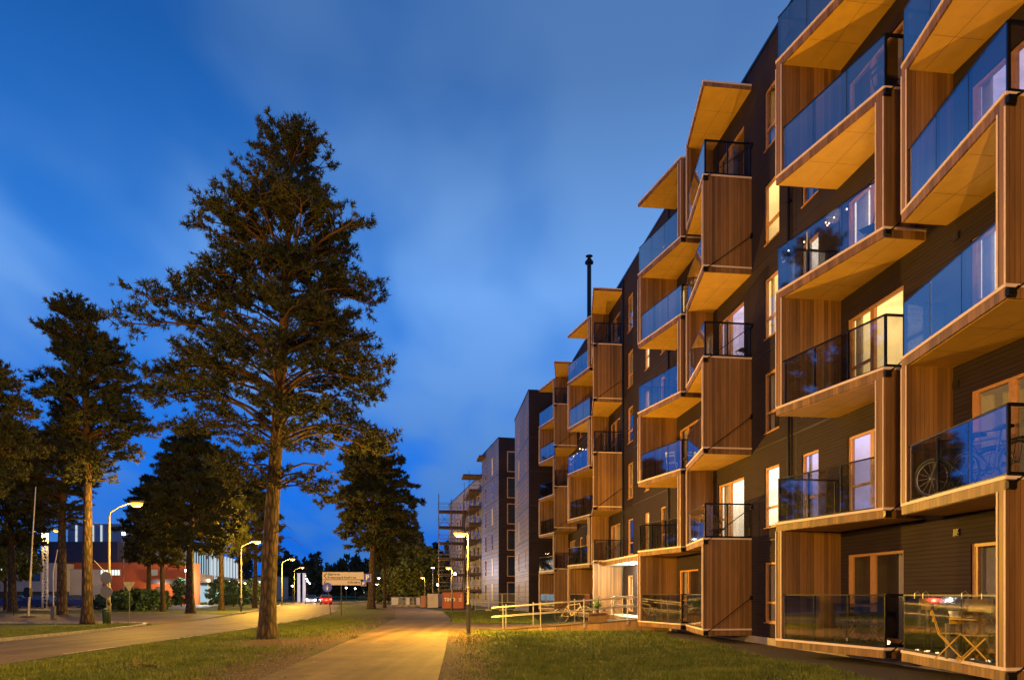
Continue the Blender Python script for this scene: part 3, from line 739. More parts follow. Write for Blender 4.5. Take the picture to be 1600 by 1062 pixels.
# ------------------------------------------------------------------ pines
def bark_mat(name, lo, hi, zmax):
    m, nt, b = newmat(name); v, s = coords(nt)
    mp = nt.nodes.new('ShaderNodeMapping'); mp.inputs['Scale'].default_value = (8.5, 8.5, 2.1); nt.links.new(v, mp.inputs[0])
    vo = nt.nodes.new('ShaderNodeTexVoronoi'); vo.feature = 'DISTANCE_TO_EDGE'; vo.inputs['Scale'].default_value = 1.4
    n = nd(nt, 'ShaderNodeTexNoise', Scale=2.0, Detail=6.0, Roughness=.7); nt.links.new(mp.outputs[0], n.inputs['Vector'])
    mxv = nt.nodes.new('ShaderNodeMix'); mxv.data_type = 'VECTOR'; mxv.inputs[0].default_value = .35
    nt.links.new(mp.outputs[0], mxv.inputs[4]); nt.links.new(n.outputs[1], mxv.inputs[5]); nt.links.new(mxv.outputs[1], vo.inputs['Vector'])
    c = ramp(nt, vo.outputs[0], [(0.0, tuple(q*.10 for q in lo)), (0.10, tuple(q*.35 for q in lo)), (0.24, lo), (0.6, tuple(min(1, q*1.9) for q in lo))])
    up = math_n(nt, 'DIVIDE', s[2], zmax, clamp=True)
    c2 = mixc(nt, ramp(nt, up, [(0.35, (0, 0, 0)), (0.75, (1, 1, 1))]), c, hi)
    nt.links.new(c2, b.inputs['Base Color']); b.inputs['Roughness'].default_value = .9
    bp = nd(nt, 'ShaderNodeBump', Strength=1.0, Distance=.04)
    nt.links.new(math_n(nt, 'ADD', math_n(nt, 'MINIMUM', vo.outputs[0], .25), math_n(nt, 'MULTIPLY', n.outputs[0], .12)), bp.inputs['Height']); nt.links.new(bp.outputs[0], b.inputs['Normal'])
    return m
BARK = bark_mat('pine_bark', (0.058, 0.033, 0.018), (0.080, 0.036, 0.016), 17)
def leaf_mat(name, a, b_, c, sc_=.8):
    m, nt, b = newmat(name); v, s = coords(nt)
    n = nd(nt, 'ShaderNodeTexNoise', Scale=sc_, Detail=6.0, Roughness=.7); nt.links.new(v, n.inputs['Vector'])
    nt.links.new(ramp(nt, n.outputs[0], [(.3, a), (.5, b_), (.72, c)]), b.inputs['Base Color']); b.inputs['Roughness'].default_value = .7
    b.inputs['Specular IOR Level'].default_value = .25
    return m
NEEDLE = leaf_mat('pine_needles', (0.014, 0.020, 0.008), (0.028, 0.034, 0.012), (0.060, 0.050, 0.018))
BROAD = leaf_mat('birch_leaves', (0.04, 0.055, 0.012), (0.085, 0.10, 0.02), (0.15, 0.14, 0.03))
def tufts(P, Dv, rs, K, ln, wd, spread=.75):
    """P (n,3) centres, Dv (n,3) axes -> (n*K,3,3) needle bundles"""
    n = len(P); d = Dv[:, None, :] + rs.normal(0, spread, (n, K, 3)); d /= np.linalg.norm(d, axis=2, keepdims=True)
    L = ln*rs.uniform(.65, 1.15, (n, K, 1))
    s = np.cross(d, rs.normal(0, 1, (n, K, 3))); s /= (np.linalg.norm(s, axis=2, keepdims=True)+1e-9); s *= wd*.5
    c = P[:, None, :] + rs.normal(0, .02, (n, K, 3))
    tip = c+d*L; mid = c+d*L*.35
    return np.stack([mid+s, mid-s, tip], 2).reshape(-1, 3, 3) if False else np.stack([c+s, c-s, tip], 2).reshape(-1, 3, 3)
def pine(name, loc, H, r0, prof, cb, nb, seed, label, group=None, tuft=(9, .2, .03), dens=1.0, lean=(0, 0), wood=True, rz=0, gap=None, dead=3, layers=None, low=None):
    """prof(t)->(left,right,depth) crown radius at height fraction t of the crown (0 bottom, 1 top)"""
    rs = np.random.RandomState(seed); rg = random.Random(seed)
    root = empty(name, loc, rz, label, 'pine tree', group)
    tr = MB(); K = 14
    def axis(z):
        t = z/H; return Vector((lean[0]*t*t+.12*math.sin(t*5+seed), lean[1]*t*t+.10*math.cos(t*4+seed)-.1, z))
    a0 = axis(0)
    def ax(z): q = axis(z); return Vector((q.x-a0.x, q.y-a0.y, z))
    pts = [ax(H*i/K) for i in range(K+1)]
    rad = [r0*(1.0-.62*(i/K)**.9 if i < K*.85 else .30*(1-(i/K-.85)/.18)) for i in range(K+1)]
    rad = [r0*max(.05, (1-(i/K)**1.25)**.8) for i in range(K+1)]
    tr.tube([(pts[0].x, pts[0].y, -.1), pts[0]+Vector((0, 0, .12)), pts[0]+Vector((0, 0, .6))]+pts[1:], [r0*1.42, r0*1.3, r0*1.08]+rad[1:], 18)
    P = []; Dv = []
    ch = H-cb
    for i in range(nb):
        t = ((i+rg.random()*.8)/nb)**.9
        if layers: ly = math.floor(t*layers); t = (ly+.5+rg.gauss(0, .17))/layers
        t = min(max(t, 0), .985)
        phi = i*2.39996+rg.uniform(-.35, .35)
        zt = cb+ch*t
        l, rr, dd = prof(t); cx = math.cos(phi)
        Lr = math.hypot((rr if cx > 0 else l)*cx, dd*math.sin(phi))
        L = Lr*rg.uniform(.72, 1.03)*(1 if rg.random() > .12 else .6)
        if layers: L *= .90+.16*math.sin(phi*2+ly*2.3+seed)+.07*math.sin(phi*5+ly)
        if L < .25: L = .25
        rise = L*(.02+.62*t*t)+rg.uniform(-.3, .3)*(1-t)
        zs_ = max(zt-rise, cb*.86)
        s0_ = ax(min(zs_, H*.985)); dh = Vector((math.cos(phi), math.sin(phi), 0))
        sg = L*.20*(1-.7*t)
        bend = rg.uniform(-.22, .22)
        pp = []
        N = max(4, int(L/.45))
        for k in range(N+1):
            u = k/N; w = dh.copy(); w.rotate(Matrix.Rotation(bend*u, 3, 'Z'))
            pp.append(s0_+w*(L*u)+Vector((0, 0, rise*u+sg*math.sin(math.pi*min(1, u*1.1)*.95)+rg.uniform(-.04, .04)*L*.3)))
        rb = r0*.05+.012*L
        if wood: tr.tube(pp, [rb*(1-.85*k/N)+.006 for k in range(N+1)], 6, cap=False)
        if t < .03*dead and rg.random() < .35: continue
        # secondary branches
        step = .30/dens; u = .42*(1-t)+.12*rg.random(); sd = 1
        bl = tuft[1]/.2
        while u < 1.0:
            k = min(N-1, int(u*N)); q = pp[k].lerp(pp[k+1], u*N-k); dirv = (pp[k+1]-pp[k]).normalized()
            ls = (min(.42*L, 1.5)*(1-u)**.7+.30+.2*rg.random())
            w = dirv.copy(); w.rotate(Matrix.Rotation(sd*R(rg.uniform(35, 70)), 3, 'Z')); w.z += rg.uniform(-.05, .35); w.normalize()
            e = q+w*ls
            if wood and ls > .3: tr.tube([q, q.lerp(e, .5)+Vector((0, 0, .03)), e], [.016, .011, .006], 4, cap=False)
            m_ = max(2, int(ls/(.17/dens)))
            for j in range(1, m_+1):
                c = q.lerp(e, j/m_)
                if j < m_*.45 and rg.random() < .75: continue
                for sg2 in (-1, 1, 0):
                    if rg.random() < .15: continue
                    w2 = w.copy(); w2.rotate(Matrix.Rotation(sg2*R(rg.uniform(20, 75)), 3, 'Z')); w2.z += rg.uniform(-.1, 1.1); w2.normalize()
                    lt = rg.uniform(.08, .34)
                    P.append(c+w2*lt); Dv.append(w2)
                    if rg.random() < .5: P.append(c+w2*lt*.45); Dv.append(w2)
            u += step/max(L, .6); sd = -sd
        for _ in range(3): P.append(pp[-1]+Vector((rg.uniform(-.1, .1), rg.uniform(-.1, .1), rg.uniform(0, .15)))); Dv.append((pp[-1]-pp[-2]).normalized())
    for k in range(26):
        z = H-.9*rg.random()**1.5; q = ax(min(z, H)); w = Vector((rg.uniform(-1, 1), rg.uniform(-1, 1), 1)).normalized(); P.append(q+w*.18); Dv.append(w)
    # dead stubs under the crown
    for k in range(int(dead*3)):
        z = cb*rg.uniform(.62, 1.0); q = ax(z); a = rg.uniform(0, 6.28); ll = rg.uniform(.3, 1.3)
        if wood: tr.tube([q, q+Vector((math.cos(a)*ll*.6, math.sin(a)*ll*.6, .1)), q+Vector((math.cos(a)*ll, math.sin(a)*ll, -.2*ll))], [.022, .014, .005], 4, cap=False)
    tr.build('trunk', BARK, root, True)
    P = np.array([tuple(p) for p in P]); Dv = np.array([tuple(p) for p in Dv])
    V = tufts(P, Dv, rs, tuft[0], tuft[1], tuft[2])
    tri_mesh('crown', V, NEEDLE, root)
    return root, len(V)
def table(rows):
    """rows: (t,left,right) -> profile function"""
    rows = sorted(rows)
    def f(t):
        for a, b_ in zip(rows[:-1], rows[1:]):
            if t <= b_[0]:
                u = (t-a[0])/(b_[0]-a[0]); l = a[1]+(b_[1]-a[1])*u; r_ = a[2]+(b_[2]-a[2])*u; return l, r_, (l+r_)/2
        return rows[-1][1], rows[-1][2], (rows[-1][1]+rows[-1][2])/2
    return f
# big pine: rows measured on the photo as (y, x_left, x_right) about the trunk line
TD = 24.4; SCL = TD/F
def rows_from(list_, ybot, ytop, tx):
    return [((ybot-y)/(ybot-ytop), max(.15, (tx(y)-xl)*SC_), max(.15, (xr-tx(y))*SC_)) for y, xl, xr in list_]
SC_ = SCL
txm = lambda y: 418+(997-y)*.025
main_rows = rows_from([(183, 426, 452), (196, 404, 474), (215, 396, 482), (250, 380, 496), (290, 380, 496), (316, 376, 496), (330, 300, 545), (360, 264, 598), (400, 296, 584), (440, 286, 574),
                       (460, 262, 580), (480, 195, 588), (520, 180, 600), (560, 190, 622), (600, 215, 630), (635, 240, 668), (665, 270, 650), (700, 300, 610), (735, 340, 560), (775, 380, 520)], 765, 182, txm)
cbm = EYE+(927-785)*SCL; Hm = EYE+(927-196)*SCL
big, nbig = pine('pine_tree', px(418, 927, TD)[:2]+(0,), Hm, .29, table(main_rows), cbm, 150, 11, 'tallest foreground pine with a bare ridged trunk on the grass between path and road',
            tuft=(11, .19, .036), dens=1.22, lean=(.85, 0), layers=8)
SC_ = 36/F
r2 = rows_from([(472, 90, 120), (500, 70, 160), (530, 72, 175), (560, 95, 200), (580, 70, 215), (620, 58, 225), (650, 95, 225), (690, 95, 225), (730, 110, 200), (770, 120, 175)], 770, 470, lambda y: 137+(y-950)*.03)
left2, n2_ = pine('pine_tree', (-22.4, 36, 0), EYE+457*SC_, .27, table(r2), EYE+160*SC_, 135, 23, 'tall pine with a leaning top on the traffic island at the left',
            tuft=(10, .25, .055), dens=1.05, lean=(-.9, 0), layers=8)
SC_ = 72/F
r3 = rows_from([(690, 570, 590), (705, 535, 625), (730, 520, 635), (755, 515, 645), (780, 530, 655), (800, 490, 668), (825, 520, 655), (850, 525, 650), (880, 535, 640)], 880, 690, lambda y: 580)
p3, n3_ = pine('pine_tree', (-14.85, 72, 0), EYE+237*SC_, .40, table(r3), EYE+62*SC_, 120, 37, 'broad dark pine behind the direction sign with a thick straight trunk',
            tuft=(9, .40, .12), dens=.8, layers=8, dead=1)
# middle group of pines and outliers; each built, the further ones are copies with their own size
SC_ = 56/F
r4 = rows_from([(672, 283, 303), (690, 258, 335), (715, 240, 352), (745, 228, 366), (775, 222, 366), (800, 220, 372), (835, 225, 366), (865, 245, 350)], 865, 672, lambda y: 298)
p4, n4_ = pine('pine_tree', ((298-800)/F*56, 56, 0), EYE+255*SC_, .34, table(r4), EYE+60*SC_, 125, 41, 'dense pine with straight trunk left of the glass shop front, right of the blazing lamp',
            'pines beyond the road', tuft=(9, .36, .10), dens=.85, layers=9, dead=1)
SC_ = 62/F
r5 = rows_from([(740, 375, 390), (765, 360, 405), (790, 350, 430), (820, 345, 445), (850, 350, 455), (880, 365, 440)], 880, 735, lambda y: 385)
def cp(src, x, y, d, sc, rz, label, group='pines beyond the road', sx=1.0):
    c = copy_tree(src); c.location = ((x-800)/F*d, d, 0); c.scale = (sc*sx, sc*sx, sc); c.rotation_euler = (0, 0, R(rz))
    c['label'] = label; c['category'] = 'pine tree'; c['group'] = group; return c
p4['group'] = 'pines beyond the road'
cp(p4, 346, 0, 66, 1.02, 130, 'narrow pine directly left of the street lamp column and the big trunk', sx=.72)
cp(p3, 398, 0, 78, .82, 60, 'pine showing on both sides of the big trunk at road level', sx=.8)
cp(p4, 255, 0, 62, .80, 70, 'short pine in front of the orange shop wall', sx=.8)
cp(left2, 96, 0, 52, .90, 200, 'dense rounded pine behind the leaning pole at the far left', sx=1.45)
cp(p3, 20, 0, 60, .92, 250, 'dark pine over the grey building at the left edge', sx=.9)
cp(left2, -28, 0, 31, .80, 20, 'pine whose branch tips enter at the left edge', 'pines beyond the road', sx=.9)
cp(p4, 232, 0, 72, .92, 300, 'pine behind the round traffic signs, above the hedge', sx=.8)
cp(p3, 601, 0, 76, .72, 100, 'slender pine just right of the broad pine, by the hoarding', sx=.62)
# trees standing beside the viewer on the far roadside; the balcony glass reflects them
cp(left2, 0, 0, 1, .95, 120, 'pine beside the road left of the picture, seen only in the glass').location = (-27, 17, 0)
cp(left2, 0, 0, 1, 1.02, 240, 'second pine beside the road left of the picture, seen only in the glass').location = (-24, 8, 0)
cp(left2, 0, 0, 1, .9, 330, 'third pine beside the road left of the picture, seen only in the glass').location = (-30, -3, 0)
# broadleaf trees
def broad(name, loc, H, prof, seed, label, leaf, nclump, mat, cb=1.5, r0=.18, group=None, cat='tree'):
    rs = np.random.RandomState(seed); rg = random.Random(seed)
    root = empty(name, loc, 0, label, cat, group)
    tr = MB(); tr.tube([(0, 0, -.05), (.03, 0, H*.3), (-.04, .02, H*.62), (0, 0, H*.9)], [r0, r0*.75, r0*.4, .02], 10)
    C = []
    for i in range(nclump):
        t = (i+rg.random())/nclump; z = cb+(H-cb)*t; R_ = prof(t); a = i*2.4+rg.random(); q = R_*math.sqrt(rg.uniform(.25, 1))
        c = Vector((q*math.cos(a), q*math.sin(a), z)); C.append((c, rg.uniform(.55, 1.1)*max(.35, R_*.34)))
        if i % 2 == 0: tr.tube([(0, 0, max(.4, z*.7)), tuple(c*.5+Vector((0, 0, z*.42))), tuple(c)], [r0*.3, r0*.18, .012], 5, cap=False)
    tr.build('trunk', BARK, root, True)
    V = []
    for c, r_ in C:
        n = int(90*max(1, (r_/.7)**1.2)); d = rs.normal(0, 1, (n, 3)); d /= np.linalg.norm(d, axis=1, keepdims=True)
        p = np.array(c)+d*r_*rs.uniform(.3, 1.05, (n, 1))**.6*np.array([1, 1, .8])
        a = rs.normal(0, 1, (n, 3)); a /= np.linalg.norm(a, axis=1, keepdims=True); b_ = np.cross(a, rs.normal(0, 1, (n, 3))); b_ /= np.linalg.norm(b_, axis=1, keepdims=True)
        l = leaf*rs.uniform(.6, 1.3, (n, 1)); V.append(np.stack([p-a*l, p-b_*l*.5, p+a*l, p+b_*l*.5], 1))
    tri_mesh('crown', np.concatenate(V), mat, root); return root
bell = lambda w, k=.35: (lambda t: w*max(.12, math.sin(math.pi*min(1, (t*.85+.15))))**.8 if t < .5 else w*max(.1, math.sin(math.pi*min(1, (t*.85+.15))))**.8)
broad('birch_tree', (-16.5, 118, 0), 10.2, lambda t: 5.2*math.sin(math.pi*(.2+.78*t))**.7, 3, 'rounded olive green birch behind the site containers', .34, 90, BROAD, group=None)
broad('poplar_tree', (-20.5, 136, 0), 17.5, lambda t: 2.8*math.sin(math.pi*(.15+.82*t))**.6, 4, 'slender tall brownish poplar rising behind the rounded birch', .36, 80, leaf_mat('poplar_leaves', (.05,.04,.02), (.10,.07,.035), (.17,.12,.06)))
broad('maple_tree', (X_(8, 66) if False else (8-800)/F*66, 66, 0), 7.6, lambda t: 3.0*math.sin(math.pi*(.2+.75*t))**.7, 12, 'leafy tree lit bright yellow by the lattice mast lamps at the left edge', .22, 46, BROAD, cb=3.2)
broad('bush', (-22.5, 124.5, 0), 3.4, lambda t: 2.6*math.sin(math.pi*(.25+.7*t))**.6, 6, 'bush lit bright yellow under a small footpath lamp', .22, 26, BROAD, cb=.4, cat='bush')
broad('birch_tree', (-3.5, 108, 0), 12.0, lambda t: 3.6*math.sin(math.pi*(.2+.75*t))**.7, 8, 'dark birch seen through the foot of the scaffold', .3, 50, NEEDLE)
SPR = leaf_mat('young_spruce', (.02,.05,.03), (.035,.075,.04), (.06,.11,.055))
for k, (x, d, H, w, lb) in enumerate(((283, 84, 3.4, 1.3, 'small dark spruce by the shop entrance posts'), (345, 92, 3.7, 1.9, 'round green shrub lit from the shop front'), (352, 100, 3.3, 1.8, 'shrub tucked behind the lit round one'),
                           (365, 86, 3.2, 1.8, 'dark bush beside the pine trunks in front of the shop'), (395, 96, 3.6, 1.9, 'dark bush touching the big trunk on its left'),
                           (205, 66, 2.0, 2.2, 'hedge bush right of the round signs'), (232, 68, 1.9, 2.4, 'hedge bush behind the yield sign'), (180, 70, 1.6, 2.2, 'low hedge bush behind the waste bin'))):
    broad('bush', ((x-800)/F*d, d, 0), H, (lambda w_: (lambda t: w_*math.sin(math.pi*(.22+.76*t))**.7))(w), 50+k, lb, .16, 34, SPR, cb=.25, r0=.07, group='shrubs before the shop buildings', cat='bush')
# dark wood on the skyline: nobody could count it
rs = np.random.RandomState(9); V = []
def wood_mass(n, fx, fd, hmin, hmax):
    for i in range(n):
        d = fd(rs.rand()); x = fx(rs.rand(), d); H = rs.uniform(hmin, hmax); wd = H*rs.uniform(.16, .26); k = 80
        z = rs.uniform(.08, 1, k)**.9*H; rad = wd*(1.05-z/H)**.8; a = rs.uniform(0, 6.28, k)
        c = np.stack([x+rad*np.cos(a)*rs.uniform(.3, 1, k), d+rad*np.sin(a), z], 1)
        u = rs.normal(0, 1, (k, 3)); u /= np.linalg.norm(u, axis=1, keepdims=True); w = np.cross(u, rs.normal(0, 1, (k, 3))); w /= np.linalg.norm(w, axis=1, keepdims=True)
        s = H*.085; V.append(np.stack([c-u*s, c+u*s, c+w*s*.8], 1))
wood_mass(260, lambda r, d: -d*(.36-.30*r), lambda r: 210+90*r, 9, 15)
wood_mass(140, lambda r, d: -d*(.80-.42*r), lambda r: 170+60*r, 9, 15)
wood_mass(300, lambda r, d: -d*(.8+4.5*r), lambda r: 60+50*r, 10, 17)
wood_mass(60, lambda r, d: -d*(.20-.12*r), lambda r: 165+30*r, 10, 16)
tag(tri_mesh('distant_wood', np.concatenate(V), NEEDLE), 'dark wood along the skyline beyond the road and the containers', 'woodland', kind='stuff')

# ------------------------------------------------------------------ left side buildings
ORANGE = plain('orange_facade', (0.30, 0.065, 0.015), .7, var=.12, scale=.6)
NAVY = plain('dark_sheet_metal', (0.020, 0.020, 0.045), .5, .2)
GREYP = plain('pale_panel', (0.30, 0.28, 0.27), .6, var=.08, scale=.4)
BLUEP = plain('blue_grey_glazing', (0.08, 0.12, 0.24), .3, .1, var=.1, scale=.4)
LITW = emit('lit_strip_window', (0.80, 0.95, 0.85), 1.5)
LITB = emit('lit_shop_glass', (0.50, 0.80, 0.95), 0.7)
LITF = emit('lit_glass_fin', (0.78, 0.92, 1.0), 0.7)
DARKP = plain('dark_base', (0.03, 0.028, 0.028), .7)
def X_(x, d): return (x-800)/F*d
def Z_(y, d): return EYE+(927-y)/F*d
d = 96
r = empty('industrial_hall', (X_(82, d), d, 0), 0, 'orange hall with a dark upper storey and glowing strip windows', 'building')
W1 = X_(290, d)-X_(82, d)
MB().box(0, W1, 0, 4.5, 0, Z_(878, d)).build('wall', ORANGE, r)
MB().box(-.3, X_(186, d)-X_(82, d), -.4, 9, Z_(878, d), Z_(846, d)).build('upper_storey', NAVY, r)
MB().box(.2, X_(170, d+4)-X_(85, d+4), 3, 8.5, Z_(846, d), Z_(818, d+3)).build('roof_glazing', BLUEP, r)
for i in range(5):
    x = X_(120+i*13, d+3)-X_(82, d); m = MB(); m.box(x-.1, x+.1, 2.8, 2.98, Z_(845, d), Z_(820, d+3)); m.build('light_strip', LITF, r)
for a, b_ in ((110, 131), (157, 188), (237, 246)):
    x0, x1 = X_(a, d)-X_(82, d), X_(b_, d)-X_(82, d); z0, z1 = Z_(898, d), Z_(890, d)
    m = MB(); m.box(x0-.08, x1+.08, -.10, .0, z0-.08, z0); m.box(x0-.08, x1+.08, -.10, 0, z1, z1+.08)
    k = 7
    for i in range(k+1): xx = x0+(x1-x0)*i/k; m.box(xx-.04, xx+.04, -.1, -.0, z0, z1)
    w = m.build('window', GREYP, r); MB().box(x0, x1, -.04, -.01, z0, z1).build('pane', LITW, w)
x0, x1 = X_(240, d)-X_(82, d), X_(262, d)-X_(82, d)
m = MB(); m.box(x0, W1+.4, -1.6, -.02, Z_(912, d), Z_(905, d)); m.build('entrance_roof', NAVY, r)
m = MB(); m.box(x0+.3, x0+1.5, -.06, -.01, 0.1, Z_(916, d)); m.build('door', DARKP, r)
light('wall_light', (X_(258, d), d-2.6, 2.6), 900, (1, .62, .3), .2)
d = 92
r = empty('low_workshop', (X_(-75, d), d, 0), 0, 'low pale grey workshop with a dark base at the left edge', 'building')
Wd = X_(86, d)-X_(-75, d)
MB().box(0, Wd, 0, 16, 1.9, Z_(879, d)).build('wall', GREYP, r); MB().box(.1, Wd-.1, .12, 15.9, 0, 1.9).build('base_wall', DARKP, r)
MB().box(3, Wd-2.5, 4, 14, Z_(879, d), Z_(862, d)).build('upper_storey', NAVY, r)
for a, b_, y0, y1, mt in ((-4, 8, 893, 883, LITW), (24, 33, 894, 884, DARKG), (50, 62, 906, 886, DARKG)):
    x0, x1 = X_(a, d)-X_(-75, d), X_(b_, d)-X_(-75, d); z0, z1 = Z_(y0, d), Z_(y1, d)
    m = MB(); m.box(x0-.1, x1+.1, -.08, .02, z0-.1, z0); m.box(x0-.1, x1+.1, -.08, .02, z1, z1+.1); m.box(x0-.1, x0, -.08, .02, z0, z1); m.box(x1, x1+.1, -.08, .02, z0, z1)
    w = m.build('window', NAVY, r); MB().box(x0, x1, -.03, -.005, z0, z1).build('pane', mt, w)
# glass fronted shop building, receding along the road
p0 = Vector((X_(268, 98), 98)); p1 = Vector((X_(388, 168), 168)); dv = (p1-p0); Lb = dv.length; ang = math.atan2(dv.y, dv.x)
r = empty('shop_building', (p0.x, p0.y, 0), ang, 'long shop building with glowing glass upper wall and white fins', 'building')
def at_(x, dlt=0):   # distance along the front for a photo column
    # intersect the view ray with the front line
    k = (x-800)/F; t = (k*p0.y-p0.x)/(dv.x/Lb-k*dv.y/Lb); return t
zt0 = 6.2
MB().box(0, Lb, 0, 14, 0, 5.0).build('wall', GREYP, r)
MB().box(4, Lb-14, .8, 13, 5.0, 8.9).build('upper_wall', BLUEP, r)
m = MB(); m.box(at_(300), at_(366), .70, .79, 5.1, 8.6); m.build('glazing', LITB, r)
m = MB()
for i in range(22): s = at_(300)+(at_(368)-at_(300))*i/21; m.box(s-.05, s+.05, .5, .69, 5.0, 8.8)
m.build('mullion', NAVY, r)
for i in range(9): s = at_(333)+(at_(372)-at_(333))*i/8; MB().box(s-.22, s+.22, .1, .45, 5.0, 9.2).build('fin', LITF, r)
m = MB(); m.box(at_(270), at_(300), -.06, -.01, 2.9, 4.6); m.build('side_glazing', emit('dim_green_glass', (.35, .6, .55), .18), r)
m = MB(); m.box(at_(300), at_(333), -2.4, -.02, 3.1, 3.4); m.build('entrance_roof', NAVY, r)
m = MB(); m.box(at_(302), at_(331), -.06, -.01, .2, 3.0); m.build('shop_window', LITB, r)
for x in (303, 317, 331): s = at_(x); MB().box(s-.14, s+.14, -2.3, -2.05, 0, 3.1).build('column', plain('white_paint', (.8, .8, .8), .5), r)
m = MB(); m.box(at_(350), at_(383), -.05, -.01, 1.9, 3.4); m.build('louvre_band', DARKP, r)
WARMS = emit('wall_washer', (1, .75, .42), 5)
for x in (322, 356, 369, 380): s = at_(x); m = MB(); m.lathe([(0, 0), (.25, 0), (.25, .5), (0, .5)], (s, -.4, 3.7), 8); m.build('wall_lamp', WARMS, r)
lt = MB(); s0_ = at_(333); s1_ = at_(343)
import itertools
for i, (u0, z0, u1, z1) in enumerate(((0, 4.2, .0, 4.75), (0, 4.75, .10, 4.85), (.0, 4.5, .08, 4.5), (.2, 4.2, .2, 4.55), (.2, 4.55, .32, 4.55), (.32, 4.55, .32, 4.2), (.45, 4.2, .45, 4.55), (.58, 4.2, .58, 4.55), (.58, 4.55, .70, 4.4), (.82, 4.2, .82, 4.8), (.82, 4.2, .95, 4.2))):
    lt.bar((s0_+(s1_-s0_)*u0, -.25, z0), (s0_+(s1_-s0_)*u1, -.25, z1+.001), .14)
lt.build('lit_lettering', LITF, r)
light('shop_front_light', (X_(312, 95), 97, 3.0), 3500, (.9, .95, 1.0), .4)
# farther low building with lit windows near the end of the road
for (x0, x1, y, d, lb) in ((400, 432, 900, 190, 'distant pale building with lit windows left of the pylons'), (432, 458, 892, 240, 'distant grey hall right behind the street lamps'), (560, 640, 917, 230, 'far low lit building behind the paired pine trunks')):
    r = empty('distant_building', (X_(x0, d), d, 0), 0, lb, 'building', 'buildings at the end of the road'); W_ = X_(x1, d)-X_(x0, d); Hh = Z_(y, d)
    MB().box(0, W_, 0, 10, 0, Hh).build('wall', GREYP, r)
    for i in range(4): a = W_*(.1+.22*i); MB().box(a, a+W_*.12, -.1, -.01, Hh*.5, Hh*.8).build('window', LITB if i % 2 else LITW, r)
    MB().box(-.2, W_+.2, -.2, 10.2, Hh, Hh+.3).build('roof', NAVY, r)
# distant small lamps down the road
for i, (x, y, d, c) in enumerate(((476, 899, 150, WHITEL), (479, 904, 170, WHITEL), (481, 908, 190, WHITEL), (484, 911, 210, WHITEL), (486, 916, 230, LAMPG), (592, 903, 150, WHITEL), (610, 899, 150, WHITEL), (457, 915, 160, WHITEL), (541, 918, 170, WHITEL), (555, 919, 180, WHITEL))):
    X, Y, Z = px(x, y, d)
    r = empty('distant_lamp', (X, Y, 0), 0, None, 'street lamp', 'small lamps far down the road')
    r['label'] = ['first and highest of the small white lamps strung down the road', 'second small white lamp down the road', 'third small white lamp down the road', 'fourth and lowest small white lamp down the road',
                  'tiny orange lamp at the vanishing end of the road', 'tall white lamp column between the two pine trunks', 'white lamp seen against the wood right of the slender pine trunk',
                  'tiny white lamp left of the glowing pylons', 'tiny white lamp just under the direction sign', 'tiny white lamp between direction sign and pine trunk'][i]
    m = MB(); m.tube([(0, 0, 0), (0, 0, Z)], .08, 6); m.build('post', LPOST, r)
    m = MB(); m.lathe([(0, -.2), (.22, -.05), (.22, .12), (0, .2)], (0, 0, Z), 8); m.build('lamp_head', c, r)

# ------------------------------------------------------------------ signs and roadside things
WHITEP = plain('sign_white', (0.66, 0.56, 0.44), .5, var=.04)
BLUES = plain('sign_blue', (0.03, 0.06, 0.55), .45, var=.05)
SIGNB = plain('sign_back', (0.16, 0.16, 0.16), .5, .5)
TXT = plain('sign_text_black', (0.015, 0.015, 0.015), .6)
TXW = plain('sign_text_white', (0.85, 0.85, 0.85), .5)
def face_cam(x0, z0, y, tilt=0):   # text plane: local x right, up z, facing -y
    return Matrix.Translation((x0, y, z0)) @ Matrix.Rotation(R(90), 4, 'X')
d = 51.7; sgX = X_(533, d)
r = empty('direction_sign', (sgX, d, 0), R(4), 'double white direction sign with left arrows and blue parking squares on one post', 'direction sign')
m = MB(); m.tube([(0, .06, 0), (0, .06, Z_(894, d))], .04, 10); m.tube([(-.85, .06, Z_(913, d)), (-.85, .06, Z_(894, d))], .03, 8); m.build('post', LPOST, r)
def sx(x): return X_(x, d)-sgX
za, zb, zc_ = Z_(893.3, d), Z_(905.2, d), Z_(913.6, d)
m = MB(); m.prism([(sx(504.5), -.03), (sx(567.5), -.03), (sx(567.5), .03), (sx(504.5), .03)], zb+.01, za); o = m.build('upper_board', WHITEP, r)
m = MB(); m.box(sx(504.2), sx(567.7), -.028, .028, za, za+.03); m.box(sx(504.2), sx(567.7), -.034, -.031, zb+.012, zb+.03); m.box(sx(504.0), sx(504.5), -.03, .03, zc_, za+.03); m.build('board_edge', BLACK, r)
text_mesh('Gästehem', .22, TXT, 'lettering', o, face_cam(sx(512.5), za-.17, -.034), .002, .006)
text_mesh('Restaurang & Konferens', .215, TXT, 'lettering', o, face_cam(sx(512.5), za-.41, -.034), .002, .006)
def arrow(xc, zc2, h, par):
    m = MB(); m.bar((xc+h*.45, -.033, zc2+h*.5), (xc, -.033, zc2), .045, .05); m.bar((xc, -.033, zc2), (xc+h*.45, -.033, zc2-h*.5), .045, .05); m.build('arrow', TXT, par)
arrow(sx(507), (za+zb)/2, .42, o)
m = MB(); m.box(sx(504.5), sx(563), -.03, .03, zc_, zb-.015); o2 = m.build('lower_board', WHITEP, r)
text_mesh('GTB-hallen', .20, TXT, 'lettering', o2, face_cam(sx(562), (zb+zc_)/2, -.034), .002, .006, 'RIGHT')
arrow(sx(507), (zb+zc_)/2, .26, o2)
